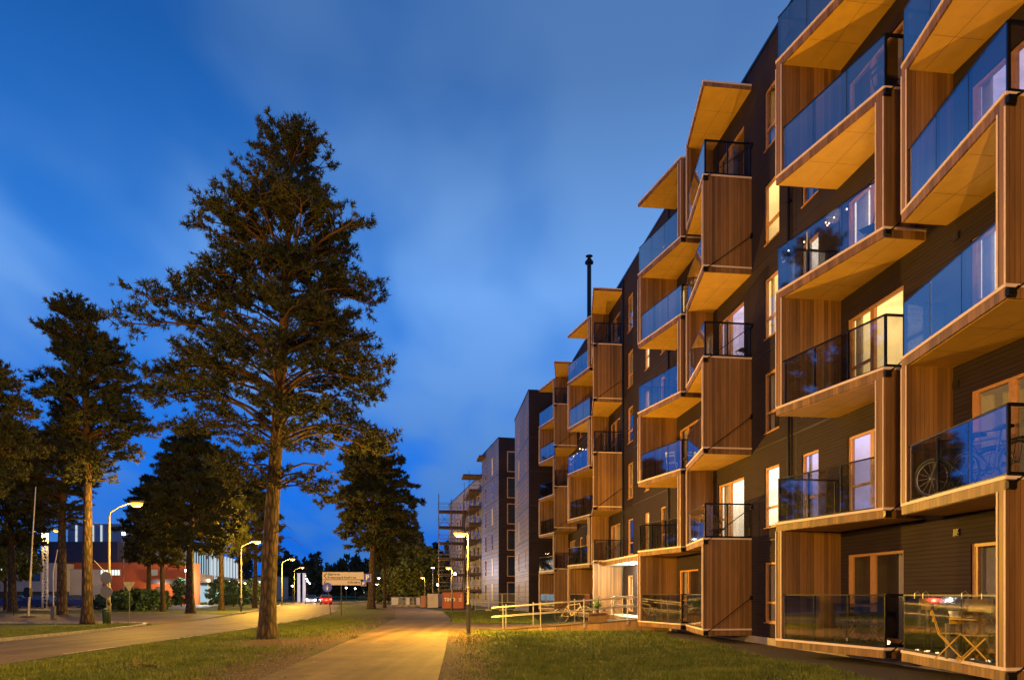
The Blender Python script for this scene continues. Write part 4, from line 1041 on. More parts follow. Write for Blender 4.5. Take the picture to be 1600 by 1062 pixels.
for (a, b_, y0, y1, sz) in ((568, 579.3, 908, 896, .5), (563.4, 571.5, 915, 908, .30)):
    m = MB(); m.box(sx(a), sx(b_), -.055, .0, Z_(y0, d), Z_(y1, d)); q = m.build('parking_plate', WHITEP, r)
    m = MB(); m.box(sx(a)+.02, sx(b_)-.02, -.060, -.056, Z_(y0, d)+.02, Z_(y1, d)-.02); m.build('blue_field', BLUES, q)
    text_mesh('P', sz, TXW, 'lettering', q, face_cam((sx(a)+sx(b_))/2, Z_((y0+y1)/2, d), -.063), .002, .02, 'CENTER')
def round_sign(x, yb, yc, rr, d, label, front, grp=None, lean=0.0, discs=None):
    r = empty('traffic_sign', (X_(x, d), d, 0), 0, label, 'traffic sign', grp)
    m = MB(); zt = Z_(yc, d)+.25; m.tube([(0, 0, 0), (lean, 0, zt)], .032, 8); m.build('post', LPOST, r)
    for (yy, r_) in (discs or ((yc, rr),)):
        m = MB(); z = Z_(yy, d)
        n = 24; P = [(lean+r_*math.cos(2*math.pi*i/n), z+r_*math.sin(2*math.pi*i/n)) for i in range(n)]
        m.face([(x_, -.045, z_) for x_, z_ in P]); m.face([(x_, -.035, z_) for x_, z_ in P][::-1])
        for i in range(n): a, b_ = P[i], P[(i+1) % n]; m.face([(a[0], -.035, a[1]), (b_[0], -.035, b_[1]), (b_[0], -.045, b_[1]), (a[0], -.045, a[1])])
        m.ring((lean, -.04, z), (0, 1, 0), r_, .012, 24, 5)
        m.box(lean-.05, lean+.05, -.035, .0, z-.03, z+.03)
        m.build('sign_plate', front, r)
        if front is BLUES:
            q = MB(); q.box(lean-.05, lean+.05, -.052, -.047, z-.2, z+.02); q.box(lean-.03, lean+.03, -.052, -.047, z+.06, z+.14); q.box(lean-.13, lean+.13, -.052, -.047, z-.02, z+.0); q.build('symbol', TXW, r)
    return r
round_sign(517, 961, 917, .34, 50, 'leaning post with a small round blue footpath sign under the direction sign', BLUES, lean=-.25)
round_sign(166.5, 976, 902, 0, 35.2, 'post with two round grey sign backs beside the nearest street lamp', SIGNB, discs=((902, .30), (924, .31)))
d = 39.7; r = empty('yield_sign', (X_(202, d), d, 0), R(8), 'triangular give way sign seen from behind on a slim post', 'traffic sign')
m = MB(); m.tube([(0, .03, 0), (0, .03, Z_(908, d))], .03, 8); m.build('post', LPOST, r)
m = MB(); zt = Z_(909, d); T = [(-.31, zt), (.31, zt), (.03, zt-.5), (-.03, zt-.5)]
m.face([(x, -.01, z) for x, z in T]); m.face([(x, .01, z) for x, z in T][::-1])
for i in range(4): a, b_ = T[i], T[(i+1) % 4]; m.bar((a[0], 0, a[1]), (b_[0], 0, b_[1]), .03)
m.box(-.12, .12, -.03, -.012, zt-.12, zt-.08); m.build('sign_plate', SIGNB, r)
d = 34.9; r = empty('waste_bin', (X_(165.2, d), d, 0), 0, 'dark green waste bin on a post at the foot of the nearest street lamp', 'waste bin')
GREEN = plain('bin_green', (0.012, 0.035, 0.022), .45)
m = MB(); m.lathe([(.11, .06), (.145, .08), (.16, .66), (.165, .68), (.165, .71), (.15, .70), (.14, .3)], (0, 0, 0), 16); m.build('bin_body', GREEN, r, True)
m = MB(); m.lathe([(.17, .78), (.17, .81), (.10, .86), (0, .87)], (0, 0, 0), 16); m.bar((-.16, 0, .7), (-.16, 0, .8), .02); m.bar((.16, 0, .7), (.16, 0, .8), .02); m.build('lid', GREEN, r)
m = MB(); m.tube([(0, .2, 0), (0, .2, 1.0)], .03, 8); m.build('post', LPOST, r)
d = 46; r = empty('signal_pole', (X_(44, d), d, 0), 0, 'slim grey pole leaning right with a dark box halfway, at the left edge', 'pole')
m = MB(); m.tube([(0, 0, 0), (X_(48, d)-X_(44, d), 0, 3.2), (X_(56, d)-X_(44, d), 0, Z_(760, d))], [.075, .06, .035], 10); m.build('post', GALV, r)
m = MB(); m.prism([(-.2, -.14), (.18, -.14), (.18, .14), (-.2, .14)], Z_(932, d), Z_(918, d)); m.box(-.3, -.2, -.04, .04, Z_(930, d), Z_(922, d)); m.box(-.16, .14, -.1, .1, Z_(918, d), Z_(917, d)); m.build('control_box', BLACK, r)
m = MB(); m.lathe([(.5, 0), (.38, .06), (.1, .1)], (0, 0, 0), 14); m.build('base', MULCH, r)
d = 43.8; r = empty('barrier_gate', (X_(83.5, d), d, 0), 0, 'raised road barrier boom on a slim post with a dark base cabinet', 'barrier')
m = MB(); m.box(-.11, .11, -.1, .1, 0, .75); m.box(-.13, .13, -.12, .12, .75, .79); m.build('cabinet', LHEAD, r)
m = MB(); m.tube([(0, 0, .7), (0, 0, Z_(893, d))], .035, 8); m.build('post', GALV, r)
m = MB(); m.tube([(0, 0, Z_(893, d)), (X_(90, d)-X_(83.5, d), 0, Z_(858, d))], [.04, .02], 8); m.build('boom', GALV, r)
d = 36.4; r = empty('barrier_gate', (X_(167.5, d), d, 0), 0, 'raised barrier boom leaning left behind the round sign backs', 'barrier')
m = MB(); m.box(-.10, .10, -.1, .1, 0, .6); m.build('cabinet', LHEAD, r)
m = MB(); m.tube([(0, 0, .6), (0, 0, Z_(897, d))], .03, 8); m.build('post', GALV, r)
m = MB(); m.tube([(0, 0, Z_(897, d)), (X_(147, d)-X_(167.5, d), 0, Z_(875, d))], [.035, .02], 8); m.build('boom', GALV, r)
for k, (x, d) in enumerate(((21.6, 50), (-20, 50))):
    r = empty('bollard', (X_(x, d), d, 0), 0, ('thin dark bollard on the far pavement at the left edge', 'thin dark bollard outside the left edge')[k], 'bollard')
    m = MB(); m.tube([(0, 0, 0), (0, 0, .85)], .03, 8); m.lathe([(.045, .85), (.045, .88), (0, .9)], (0, 0, 0), 8); m.build('post', BLACK, r)

# ------------------------------------------------------------------ cars
TYRE = plain('tyre_rubber', (0.015, 0.015, 0.015), .9)
RIM = plain('wheel_rim', (.22, .22, .23), .4, .8)
CARGL = plain('car_glass', (.015, .018, .022), .05, 0, spec=1.0)
HEAD = emit('headlight_glow', (1, .97, .9), 25); TAIL = emit('taillight_glow', (1, .06, .04), 10)
TAILO = plain('taillight_off', (.25, .01, .01), .3); HEADO = plain('headlight_off', (.6, .6, .6), .1)
def car(x, y, rz, paint, label, on=0, group=None):
    r = empty('parked_car' if not on else 'moving_car', (x, y, 0), rz, label, 'car', group)
    # side profile, nose at +x
    lower = [(-2.12, .32), (-2.18, .55), (-2.14, .86), (-2.0, .96), (-1.2, .99), (.75, .96), (1.55, .86), (2.05, .72), (2.16, .52), (2.12, .28), (1.6, .22), (-1.6, .22)]
    m = MB(); n = len(lower); secs = []
    for yy, k in ((-.86, .94), (-.80, 1.0), (.80, 1.0), (.86, .94)):
        secs.append([(px_*(k if abs(px_) > 1 else 1), yy, .58+(pz-.58)*(k if k == 1 else .9)) for px_, pz in lower])
    b = 0
    for sct in secs: m.v += sct
    for i in range(3):
        for j in range(n): j2 = (j+1) % n; m.f.append((i*n+j, i*n+j2, (i+1)*n+j2, (i+1)*n+j)); m.m.append(0)
    m.f.append(tuple(range(n))); m.f.append(tuple(range(3*n, 4*n))[::-1]); m.m += [0, 0]
    m.build('body', paint, r)
    up = [(-1.85, .95), (-1.35, 1.40), (-.9, 1.46), (.15, 1.45), (.95, .95)]
    m = MB(); m.v = [(x_, y_*(.80 if z_ < 1 else .62), z_) for y_ in (-1, 1) for x_, z_ in up]; n = 5
    m.f = [tuple(range(5)), tuple(range(9, 4, -1))]+[(j, j+5, (j+1) % 5+5, (j+1) % 5) for j in range(5)]; m.m = [0]*len(m.f); m.build('cabin_glass', CARGL, r)
    m = MB(); m.v = [(-1.3, -.6, 1.42), (-.9, -.61, 1.475), (.2, -.61, 1.465), (.2, .61, 1.465), (-.9, .61, 1.475), (-1.3, .6, 1.42)]
    m.f = [tuple(range(6))]; m.m = [0]
    for s_ in (-1, 1):
        for (a, b_) in (((.15, 1.45), (.93, .97)), ((-.35, 1.455), (-.35, .97)), ((-1.35, 1.41), (-1.83, .97))): m.bar((a[0], s_*.62, a[1]), (b_[0], s_*.80, b_[1]), .06)
    m.build('roof', paint, r)
    for xw in (-1.32, 1.32):
        for s_ in (-1, 1):
            m = MB(); m.ring((xw, s_*.78, .32), (0, 1, 0), .24, .085, 20, 8); w = m.build('wheel', TYRE, r, True)
            m = MB(); m.ring((xw, s_*.80, .32), (0, 1, 0), .16, .03, 16, 6)
            for k in range(5): a = k*1.2566; m.bar((xw, s_*.83, .32), (xw+.17*math.cos(a), s_*.83, .32+.17*math.sin(a)), .035)
            m.build('rim', RIM, w)
    for s_ in (-1, 1):
        MB().box(2.02, 2.165, s_*.48, s_*.76, .56, .72).build('headlight', HEAD if on == 1 else HEADO, r)
        MB().box(-2.19, -2.08, s_*.50, s_*.78, .66, .86).build('taillight', TAIL if on == 2 else TAILO, r)
        MB().box(.55, .72, s_*.84, s_*1.0, .93, 1.05).build('mirror', paint, r)
    if on == 1:
        for s_ in (-1, 1): light('headlight_beam', (2.5, s_*.6, .65), 160, (1, .95, .85), .08, r)
    if on == 2: light('taillight_light', (-2.45, 0, .7), 120, (1, .08, .04), .2, r)
    return r
def paintm(n, c): 
    m = plain(n, c, .28, .3, var=.03, spec=.7); m.node_tree.nodes['Principled BSDF'].inputs['Coat Weight'].default_value = .6; return m
g_ = 'cars parked by the buildings'
car(X_(34, 80), 80, R(0), paintm('paint_blue', (.02, .04, .22)), 'bright blue car parked farthest left by the grey workshop', group=g_)
car(X_(56, 76), 76, R(180), paintm('paint_dark_blue', (.012, .016, .07)), 'dark navy car parked in front of the bright blue one, under the mast', group=g_)
car(X_(86, 84), 84, R(0), paintm('paint_silver', (.25, .25, .27)), 'grey car parked between the navy car and the blue car', group=g_)
car(X_(112, 78), 78, R(180), paintm('paint_blue_two', (.015, .025, .16)), 'blue car parked behind the left pine trunk before the orange hall', group=g_)
rd = math.atan2(-(110-82), (29.5-20.8))   # towards the viewer along the road
car(X_(486, 112), 112, rd, paintm('paint_grey', (.12, .12, .13)), 'oncoming car with glaring white headlights at the end of the road', on=1)
car(X_(509, 104), 104, rd+math.pi, paintm('paint_red', (.25, .02, .02)), 'red car driving away with its rear lights glowing', on=2)

# ------------------------------------------------------------------ building site things
CONO = plain('container_orange', (0.40, 0.10, 0.035), .6, var=.15)
CONW = plain('container_white', (0.52, 0.48, 0.47), .6, var=.1)
CONP = plain('container_salmon', (0.45, 0.21, 0.13), .6, var=.1)
def container(x0, x1, yt, d, dep, mat, label, cat='container', ribs=14, fx=None):
    W_ = X_(x1, d)-X_(x0, d); H_ = Z_(yt, d); r = empty('site_container', (X_(x0, d), d, 0), 0, label, cat, 'containers at the building site')
    m = MB(); m.box(0.05, W_-.05, .05, dep, .12, H_-.06)
    k = ribs
    for i in range(k): a = .1+(W_-.2)*i/k; m.box(a, a+(W_-.2)/k*.5, .02, .05, .2, H_-.14)
    bd = m.build('body', mat, r)
    m = MB()
    for x in (0, W_-.09):
        for y in (0, dep-.05): m.box(x, x+.09, y, y+.09, 0.02, H_)
    m.box(.09, W_-.09, 0, .08, H_-.12, H_); m.box(.09, W_-.09, 0, .08, .02, .16); m.box(0.09, W_-.09, .08, dep, H_-.07, H_-.02); m.build('corner_frame', mat, r)
    return r, bd, W_, H_
r, bd, W_, H_ = container(691, 724.5, 925, 74, 5, CONO, 'orange container with white block letters in front of the scaffolding', ribs=0)
text_mesh('TIMO', .50, TXW, 'lettering', bd, face_cam(.18, H_*.55, .03), .004, .012)
m = MB()
for i in range(3): m.box(1.78, 2.12, .02, .035, H_*.62-.14*i, H_*.62-.14*i+.05)
m.box(2.02, 2.07, .02, .035, H_*.72, H_*.88); m.build('lettering', TXW, bd)
r, bd, W_, H_ = container(668, 684.5, 927, 78, 6, CONW, 'white container with double doors left of the orange one', ribs=2)
m = MB(); m.box(.25, .55, -.01, .03, .8, 1.3); m.box(W_*.55, W_*.57, -.01, .03, .2, H_-.1); m.build('door_gear', GALV, bd)
container(657.5, 667.5, 930, 79.5, 6, CONP, 'salmon pink container left of the white one', ribs=5)
d = 84
def mesh_fence(x0, x1, yt, d, label, n, banners=(), rz=0):
    X0 = X_(x0, d); W_ = X_(x1, d)-X0; H_ = Z_(yt, d); r = empty('site_fence', (X0, d, 0), rz, label, 'fence', 'mesh fences at the building site')
    for i in range(n):
        a = W_*i/n+.03; b_ = W_*(i+1)/n-.03; m = MB()
        for x in (a, b_): m.tube([(x, 0, 0), (x, 0, H_)], .022, 6)
        for z in (.15, H_*.5, H_): m.tube([(a, 0, z), (b_, 0, z)], .018, 5)
        k = 14
        for j in range(1, k): m.bar((a+(b_-a)*j/k, 0, .15), (a+(b_-a)*j/k, 0, H_), .008)
        m.build('panel', GALV, r); MB().box(b_-.25, b_+.31, -.12, .12, 0, .13).build('foot_block', PLINTH, r)
    for (a, b_, mt) in banners: MB().box(X_(a, d)-X0, X_(b_, d)-X0, -.05, -.03, .25, H_-.05).build('banner', mt, r)
    return r
BANW = plain('banner_white', (.60, .62, .80), .7)
mesh_fence(611, 657, 932.5, 84, 'mesh fence hung with white banners beyond the path end', 4, ((612, 622, BANW), (635, 640, BANW), (650.5, 656, BANW), (624, 630, PLASTER)))
mesh_fence(742, 806, 927, 64, 'bare mesh fence before the farther blocks', 3)
for k, (x, y0, d) in enumerate(((737.5, 930, 76), (731, 931, 80))):
    r = empty('round_mirror' if k else 'traffic_sign', (X_(x, d), d, 0), 0, ('round sign on a pole right of the orange container', 'second round sign pole close behind the nearest lamp')[k], 'traffic sign')
    m = MB(); m.tube([(0, 0, 0), (0, 0, Z_(y0, d)+.2)], .035, 6); m.build('post', GALV, r)
    m = MB(); m.lathe([(0, 0), (.28, 0), (.28, .02), (0, .02)], (0, 0, 0), 20); q = m.build('sign_plate', SIGNB, r); q.rotation_euler = (R(90), 0, 0); q.location = (0, -.04, Z_(y0, d))
for k, (x, y, d) in enumerate(((711, 896, 86), (684, 913, 95))):
    X, Y, Z = px(x, y, d); r = empty('work_light', (X, Y, Z), 0, ('white work light on the lower scaffolding', 'white work light at the left foot of the scaffolding')[k], 'work light')
    m = MB(); m.box(-.18, .18, -.05, .05, -.14, .14); m.bar((0, .05, -.1), (0, .3, -.5), .04); m.build('housing', BLACK, r); MB().box(-.15, .15, -.07, -.055, -.11, .11).build('lens', WHITEL, r)
    light('work_light_lamp', (0, -.3, 0), 120, (.85, .85, 1.0), .15, r)
# added mast with a made-up floodlight that throws cold light on the grey blocks
r = empty('added_flood_mast', (-13.5, 66.5, 0), 0, None, 'lamp mast')
r['label'] = 'added thin mast with a small cold white floodlight just left of the scaffold foot'
r.location = (-10.2, 88, 0)
m = MB(); m.tube([(0, 0, 0), (0, 0, 5.0)], [.07, .04], 8); m.build('post', GALV, r)
m = MB(); m.box(-.2, .2, -.12, .12, 4.95, 5.12); m.build('lamp_head', LHEAD, r); MB().box(-.2, .2, -.1, .1, 4.90, 4.94).build('lens', WHITEL, r)
fl_ = light('added_flood_light', (0.25, -.2, 4.8), 1, (.62, .66, 1.0), .15, r)
fl_.data.type = 'SPOT'; fl_.data.energy = 1800; fl_.data.spot_size = R(95); fl_.data.spot_blend = .5
fl_.rotation_euler = Vector((10.0, -19.0, 4.5)).to_track_quat('-Z', 'Y').to_euler()

# ------------------------------------------------------------------ entrance ramp
RAMPW = board_mat('ramp_cladding', (0.13, 0.075, 0.038), (0.26, 0.15, 0.075), .62, .6, .03, .5)
r = empty('entrance_ramp', (-.55, 29.7, 0), R(1.0), 'timber clad ramp with grey double handrails rising to the lit entrance', 'ramp')
LR = 6.15; HR = .47
m = MB(); m.v = [(0, 0, 0), (LR, 0, -.1), (LR, 0, HR), (0, 0, .03), (0, 1.6, 0), (LR, 1.6, -.1), (LR, 1.6, HR), (0, 1.6, .03)]
m.v[0] = (0, 0, -.1); m.v[4] = (0, 1.6, -.1)
m.f = [(0, 1, 2, 3), (5, 4, 7, 6), (1, 5, 6, 2), (4, 0, 3, 7)]; m.m = [0]*4; m.build('side_cladding', RAMPW, r)
m = MB(); m.v = [(-.3, -.03, .0), (LR, -.03, HR), (LR, 1.63, HR), (-.3, 1.63, 0), (-.3, -.03, .035), (LR, -.03, HR+.035), (LR, 1.63, HR+.035), (-.3, 1.63, .035)]
m.f = [(0, 3, 2, 1), (4, 5, 6, 7), (0, 1, 5, 4), (1, 2, 6, 5), (2, 3, 7, 6), (3, 0, 4, 7)]; m.m = [0]*6; m.build('ramp_deck', ASPH, r)
m = MB(); m.prism([(LR, 0), (LR+1.35, .0), (LR+1.0, 7.3), (LR-.3, 7.3), (LR-.3, 1.64), (LR, 1.64)], -.05, HR+.035); m.build('landing', RAMPW, r)
gt = MB(); gt.prism([(LR-.25, 1.7), (LR+1.1, 1.7), (LR+1.0, 7.2), (LR-.25, 7.2)], HR+.037, HR+.045); gt.build('landing_top', plain('landing_concrete', (.5, .48, .44), .8), r)
hz = lambda x: HR*x/LR+.03
for yy, nm in ((.06, 0), (1.54, 1)):
    xs = (.16, 1.8, 3.7, 5.6) if nm == 0 else (.30, 1.55, 3.45, 5.25)
    m = MB()
    for x in xs:
        m.tube([(x, yy, hz(x)-(.22 if nm == 0 else 0)), (x, yy, hz(x)+1.03)], .026, 10); m.box(x-.05, x+.05, yy-.09 if nm == 0 else yy-.03, yy-.02 if nm == 0 else yy+.03, hz(x)-.2, hz(x)-.02)
        m.lathe([(.03, 0), (.03, .03), (0, .05)], (x, yy, hz(x)+1.03), 10)
    for hh in (.97, .56): m.tube([(-.35, yy, hz(-.35)+hh-.0), (.1, yy, hz(.1)+hh), (LR, yy, hz(LR)+hh)], .022 if hh < .9 else .026, 10)
    if nm == 1:
        for x, y2 in ((LR-.2, 3.2), (LR-.2, 6.5)): m.tube([(x, y2, HR+.03), (x, y2, HR+1.0)], .026, 8)
        for hh in (1.0, .58): m.tube([(LR, 1.54, HR+.03+hh), (LR-.2, 3.2, HR+hh), (LR-.2, 6.5, HR+hh)], .024, 8)
        for xx, y2 in ((LR+.7, 1.9),): m.tube([(xx, y2, HR), (xx, y2, HR+1.0)], .026, 8)
    m.build('handrail', GALV, r)
# cast in place edge on the right of the ramp
# ------------------------------------------------------------------ bicycles
def bicycle(loc, rz, paint, label, group=None, sc_=1.0, basket=False):
    r = empty('bicycle', loc, rz, label, 'bicycle', group); r.scale = (sc_,)*3
    for x in (-.53, .53):
        m = MB(); m.ring((x, 0, .34), (0, 1, 0), .325, .018, 32, 8); w = m.build('wheel', TYRE, r, True)
        m = MB(); m.ring((x, 0, .34), (0, 1, 0), .303, .008, 28, 5); m.tube([(x, -.05, .34), (x, .05, .34)], .022, 8)
        for k in range(14): a = k*math.pi/7; m.bar((x, .02*(-1)**k, .34), (x+.30*math.cos(a), 0, .34+.30*math.sin(a)), .004)
        m.build('spokes', RIM, w)
        m = MB(); P = [(x+.36*math.cos(a), 0, .34+.36*math.sin(a)) for a in [R(20+14*i) for i in range(10)]]; m.tube(P, .014, 6); m.build('mudguard', paint, r)
    m = MB(); bb = (-.08, 0, .30); st = (-.22, 0, .80); hd = (.34, 0, .84); hl = (.37, 0, .72)
    m.tube([bb, st], .017, 8); m.tube([bb, hl], .02, 8); m.tube([st, hd], .017, 8); m.tube([(.335, 0, .88), (.375, 0, .68)], .021, 8)
    for s_ in (-.05, .05): m.tube([bb, (-.53, s_, .34)], .01, 6); m.tube([st, (-.53, s_, .34)], .009, 6); m.tube([(.375, s_*.7, .68), (.53, s_, .34)], .012, 6)
    m.build('frame', paint, r)
    m = MB(); m.tube([st, (-.25, 0, .93)], .014, 8); m.prism([(-.42, -.08), (-.38, -.09), (-.1, -.02), (-.1, .02), (-.38, .09), (-.42, .08)], .93, .98); m.build('saddle', BLACK, r)
    m = MB(); m.tube([(.335, 0, .88), (.325, 0, 1.0)], .013, 8); m.tube([(.18, -.28, 1.03), (.30, -.2, 1.02), (.36, 0, 1.0), (.30, .2, 1.02), (.18, .28, 1.03)], .012, 8); m.build('handlebar', BLACK, r)
    m = MB(); m.ring((-.08, .05, .30), (0, 1, 0), .085, .008, 20, 5); m.bar((-.08, .07, .30), (.06, .07, .22), .02); m.bar((-.08, -.07, .30), (-.22, -.07, .38), .02); m.box(.02, .12, .07, .15, .20, .225); m.box(-.28, -.18, -.15, -.07, .37, .395); m.build('crank', BLACK, r)
    m = MB(); m.box(-.72, -.32, -.07, .07, .70, .715); m.tube([(-.6, .06, .7), (-.53, .06, .34)], .006, 5); m.tube([(-.6, -.06, .7), (-.53, -.06, .34)], .006, 5); m.build('carrier', BLACK, r)
    return r
hB = hz(3.0)
b1 = bicycle((-.55+3.35, 30.98, hB+.03), R(1), plain('bike_cream', (.42, .33, .25), .45), 'cream bicycle leaning on the far handrail of the ramp'); b1.rotation_euler = (R(-5), R(-4), R(1))
# planter with a spiky plant
r = empty('plant_pot', (3.85, 30.75, .35), 0, 'dark wooden planter box with a spiky green plant on the ramp', 'potted plant')
m = MB(); m.prism([(-.3, -.2), (.3, -.2), (.3, .2), (-.3, .2)], 0, .30)
for z in (.0, .1, .2): m.box(-.315, .315, -.215, -.2, z+.01, z+.09)
m.build('pot', plain('pot_wood', (.10, .055, .035), .8, var=.3), r)
rg = random.Random(3); V = []
for i in range(70):
    a = rg.uniform(0, 6.28); el = R(rg.uniform(5, 85)); L = rg.uniform(.4, .62); base_z = .42+rg.uniform(0, .12)
    dh = Vector((math.cos(a), math.sin(a), 0)); s_ = Vector((-math.sin(a), math.cos(a), 0))*.02
    pr = None
    for k in range(6):
        u = k/5; c = dh*(L*u*math.cos(el)+.02)+Vector((0, 0, base_z+L*u*math.sin(el)-.28*u*u*L)); w = s_*(1-u)**.6
        if pr: V.append([pr[0]-pr[1], pr[0]+pr[1], c+w, c-w])
        pr = (c, w)
tri_mesh('leaves', np.array([[tuple(p) for p in f] for f in V]), leaf_mat('yucca_leaf', (.05, .12, .03), (.10, .20, .06), (.22, .30, .12), 3), r)
m = MB(); m.tube([(0, 0, .28), (.02, 0, .5)], .04, 8); m.build('stem', BARK, r); r.scale = (1.3, 1.1, 1.3)

# ------------------------------------------------------------------ furniture on the balconies
def loc_f(s, o, z): p = Vector((10.5, 0))+U*s+NRM*o; return (p.x, p.y, z)
YEL = plain('yellow_paint', (.42, .25, .012), .5); DKF = plain('dark_furniture', (.03, .026, .025), .5); RAT = plain('rattan', (.12, .08, .05), .8, var=.3, scale=20)
def folding_chair(loc, rz, mat, label, group):
    r = empty('folding_chair', loc, rz, label, 'chair', group)
    m = MB()
    for y in (-.19, .19):
        m.bar((-.22, y, 0), (.16, y*.96, .46), .013, .02); m.bar((.22, y*.9, 0), (-.16, y*.9, .45), .013, .02); m.bar((-.16, y*.9, .45), (-.27, y*.9, .86), .013, .02)
    m.bar((.2, -.19, .06), (.2, .19, .06), .016); m.bar((-.2, -.19, .03), (-.2, .19, .03), .016); m.build('frame', mat, r)
    m = MB()
    for i in range(6): m.box(-.18+i*.062, -.18+i*.062+.05, -.18, .18, .455, .468)
    m.build('seat', mat, r)
    m = MB()
    for z in (.66, .77): m.prism([(-.25-(z-.66)*.3, -.18), (-.235-(z-.66)*.3, -.18), (-.235-(z-.66)*.3, .18), (-.25-(z-.66)*.3, .18)], z, z+.07)
    m.build('backrest', mat, r); return r
def bistro_table(loc, rz, mat, label, w=.33, group=None):
    r = empty('balcony_table', loc, rz, label, 'table', group)
    m = MB(); m.box(-w, w, -w*.85, w*.85, .70, .725); m.box(-w, w, -w*.85-.01, -w*.85, .62, .73); m.box(-w, w, w*.85, w*.85+.01, .62, .73); m.build('tabletop', mat, r)
    for s_ in (-1, 1):
        m = MB(); m.bar((-w*.9*s_, s_*.2, 0), (w*.8*s_, s_*.2, .7), .02, .03); m.bar((w*.9*s_, s_*.16, 0), (-w*.8*s_, s_*.16, .7), .02, .03); m.build('leg', mat, r)
    return r
def at_px(x, d, z): return (X_(x, d), d, z)
gch = 'folding chairs on the balconies'
folding_chair(at_px(1484, 11.9, Z1), R(-35), YEL, 'yellow folding chair behind the glass of the nearest ground balcony, left of its table', gch)
folding_chair(at_px(1522, 11.3, Z1), R(150), YEL, 'yellow folding chair half behind the yellow table, by the glass joint', gch)
bistro_table(at_px(1535, 11.65, Z1), R(8), YEL, 'yellow folding table on the nearest ground balcony', .36)
r = empty('flower_pot', at_px(1493, 12.1, Z1), 0, 'white flower pot beside the yellow chair', 'pot'); r.location.z = Z1+.0
m = MB(); m.lathe([(.16, 0), (.16, .62), (.0, .62)], (0, 0, 0), 14); m.build('stand', DKF, r); m = MB(); m.lathe([(.06, .62), (.11, .84), (.10, .84), (.05, .65)], (0, 0, 0), 16); m.build('pot', TXW, r)
# hanging pots on the rail: hooks over the top rail, yellow bowls inside
sC, sD = GROUPS[0]+3.25, GROUPS[0]
def front_near(s): return OP+(OR-OP)*(s-sD)/3.25
for k, (s, lb) in enumerate(((GROUPS[0]+2.55, 'yellow pot hooked on the rail of the nearest ground balcony, left one'), (GROUPS[0]+.85, 'yellow trough hooked on the rail of the nearest ground balcony, right one'))):
    r = empty('hanging_pot', loc_f(s, front_near(s)-.2, Z1+.86), ROT, lb, 'plant pot', 'yellow pots on the balcony rail')
    w = .16 if k == 0 else .3
    m = MB(); m.prism([(-w*.8, -.07), (w*.8, -.07), (w*.8, .07), (-w*.8, .07)], -.02, .08); m.prism([(-w, -.09), (w, -.09), (w, .09), (-w, .09)], .08, .20); m.build('pot', YEL, r)
    m = MB()
    for x in (-w*.7, w*.7): m.tube([(x, .09, .1), (x, .10, .28), (x, .15, .33), (x, .215, .30), (x, .22, .2)], .008, 6)
    m.build('hook', GALV, r)
folding_chair(at_px(1362, 15.5, Z1), R(-50), DKF, 'dark folding chair on the second ground balcony, right of its table', gch)
folding_chair(at_px(1325, 16.1, Z1), R(100), DKF, 'dark folding chair on the second ground balcony, left of its table', gch)
bistro_table(at_px(1345, 15.9, Z1), R(20), DKF, 'dark small table on the second ground balcony', .34)
z2 = FL(2)
gbk = 'bicycles kept on balconies'
bb = bicycle(at_px(1500, 12.2, z2), R(112), plain('bike_green', (.03, .05, .02), .4), 'dark green bicycle on the first floor balcony at the right edge, the left one', gbk)
bb = bicycle(at_px(1545, 11.6, z2), R(98), plain('bike_white', (.10, .10, .10), .4), 'pale bicycle behind the posts of the first floor balcony at the right edge', gbk)
bicycle(at_px(1085, 26.6, Z1), R(120), plain('bike_grey', (.3, .3, .3), .4), 'grey bicycle standing on the ground balcony left of the big lit end panel', gbk)
def round_chair(loc, rz, label, group='round wicker chairs'):
    r = empty('wicker_chair', loc, rz, label, 'chair', group)
    m = MB()
    for k in range(9):
        a = R(-60+k*15); m.tube([(.05, 0, .38), (-.12-.05*math.cos(a), .40*math.sin(a)*.7, .62), (-.22, .42*math.sin(a), .50+.45*math.cos(a))], .012, 5)
    m.ring((-.2, 0, .58), (1, 0, .35), .40, .02, 26, 6); m.build('backrest', RAT, r)
    m = MB(); m.lathe([(.0, .38), (.30, .38), (.33, .42), (.0, .42)], (0, 0, 0), 18); m.build('seat', RAT, r)
    for a in (45, 135, 225, 315):
        m = MB(); m.tube([(.15*math.cos(R(a)), .15*math.sin(R(a)), .38), (.26*math.cos(R(a)), .26*math.sin(R(a)), 0)], .013, 6); m.build('leg', DKF, r)
    return r
round_chair(at_px(1118, 23.4, z2), R(-70), 'round wicker chair on the first floor balcony above the big lit end panel')
round_chair(at_px(935, 38.6, FL(6)), R(-60), 'round wicker chair on the topmost balcony below the flue')
folding_chair(at_px(1161, 22.9, FL(4)), R(200), DKF, 'dark folded chair against the facade on the third floor balcony by the lilac lit door', gch)
folding_chair(at_px(962, 38.2, FL(6)), R(200), plain('pale_chair', (.5, .5, .5), .5), 'pale chair on the topmost balcony below the flue', gch)
folding_chair(at_px(1130, 23.4, FL(6)), R(190), plain('grey_cushion', (.25, .24, .24), .8), 'grey chair on the topmost balcony with the big overhanging roof', gch)
folding_chair(at_px(1385, 14.9, FL(5)), R(10), DKF, 'dark chair on the fourth floor balcony near the top right', gch)
folding_chair(at_px(1540, 12.2, FL(5)), R(30), DKF, 'dark chair on the fourth floor balcony at the right edge', gch)
folding_chair(at_px(1050, 27.2, FL(3)), R(60), plain('white_chair', (.7, .7, .7), .5), 'white chair on the second floor balcony of the middle group', gch)
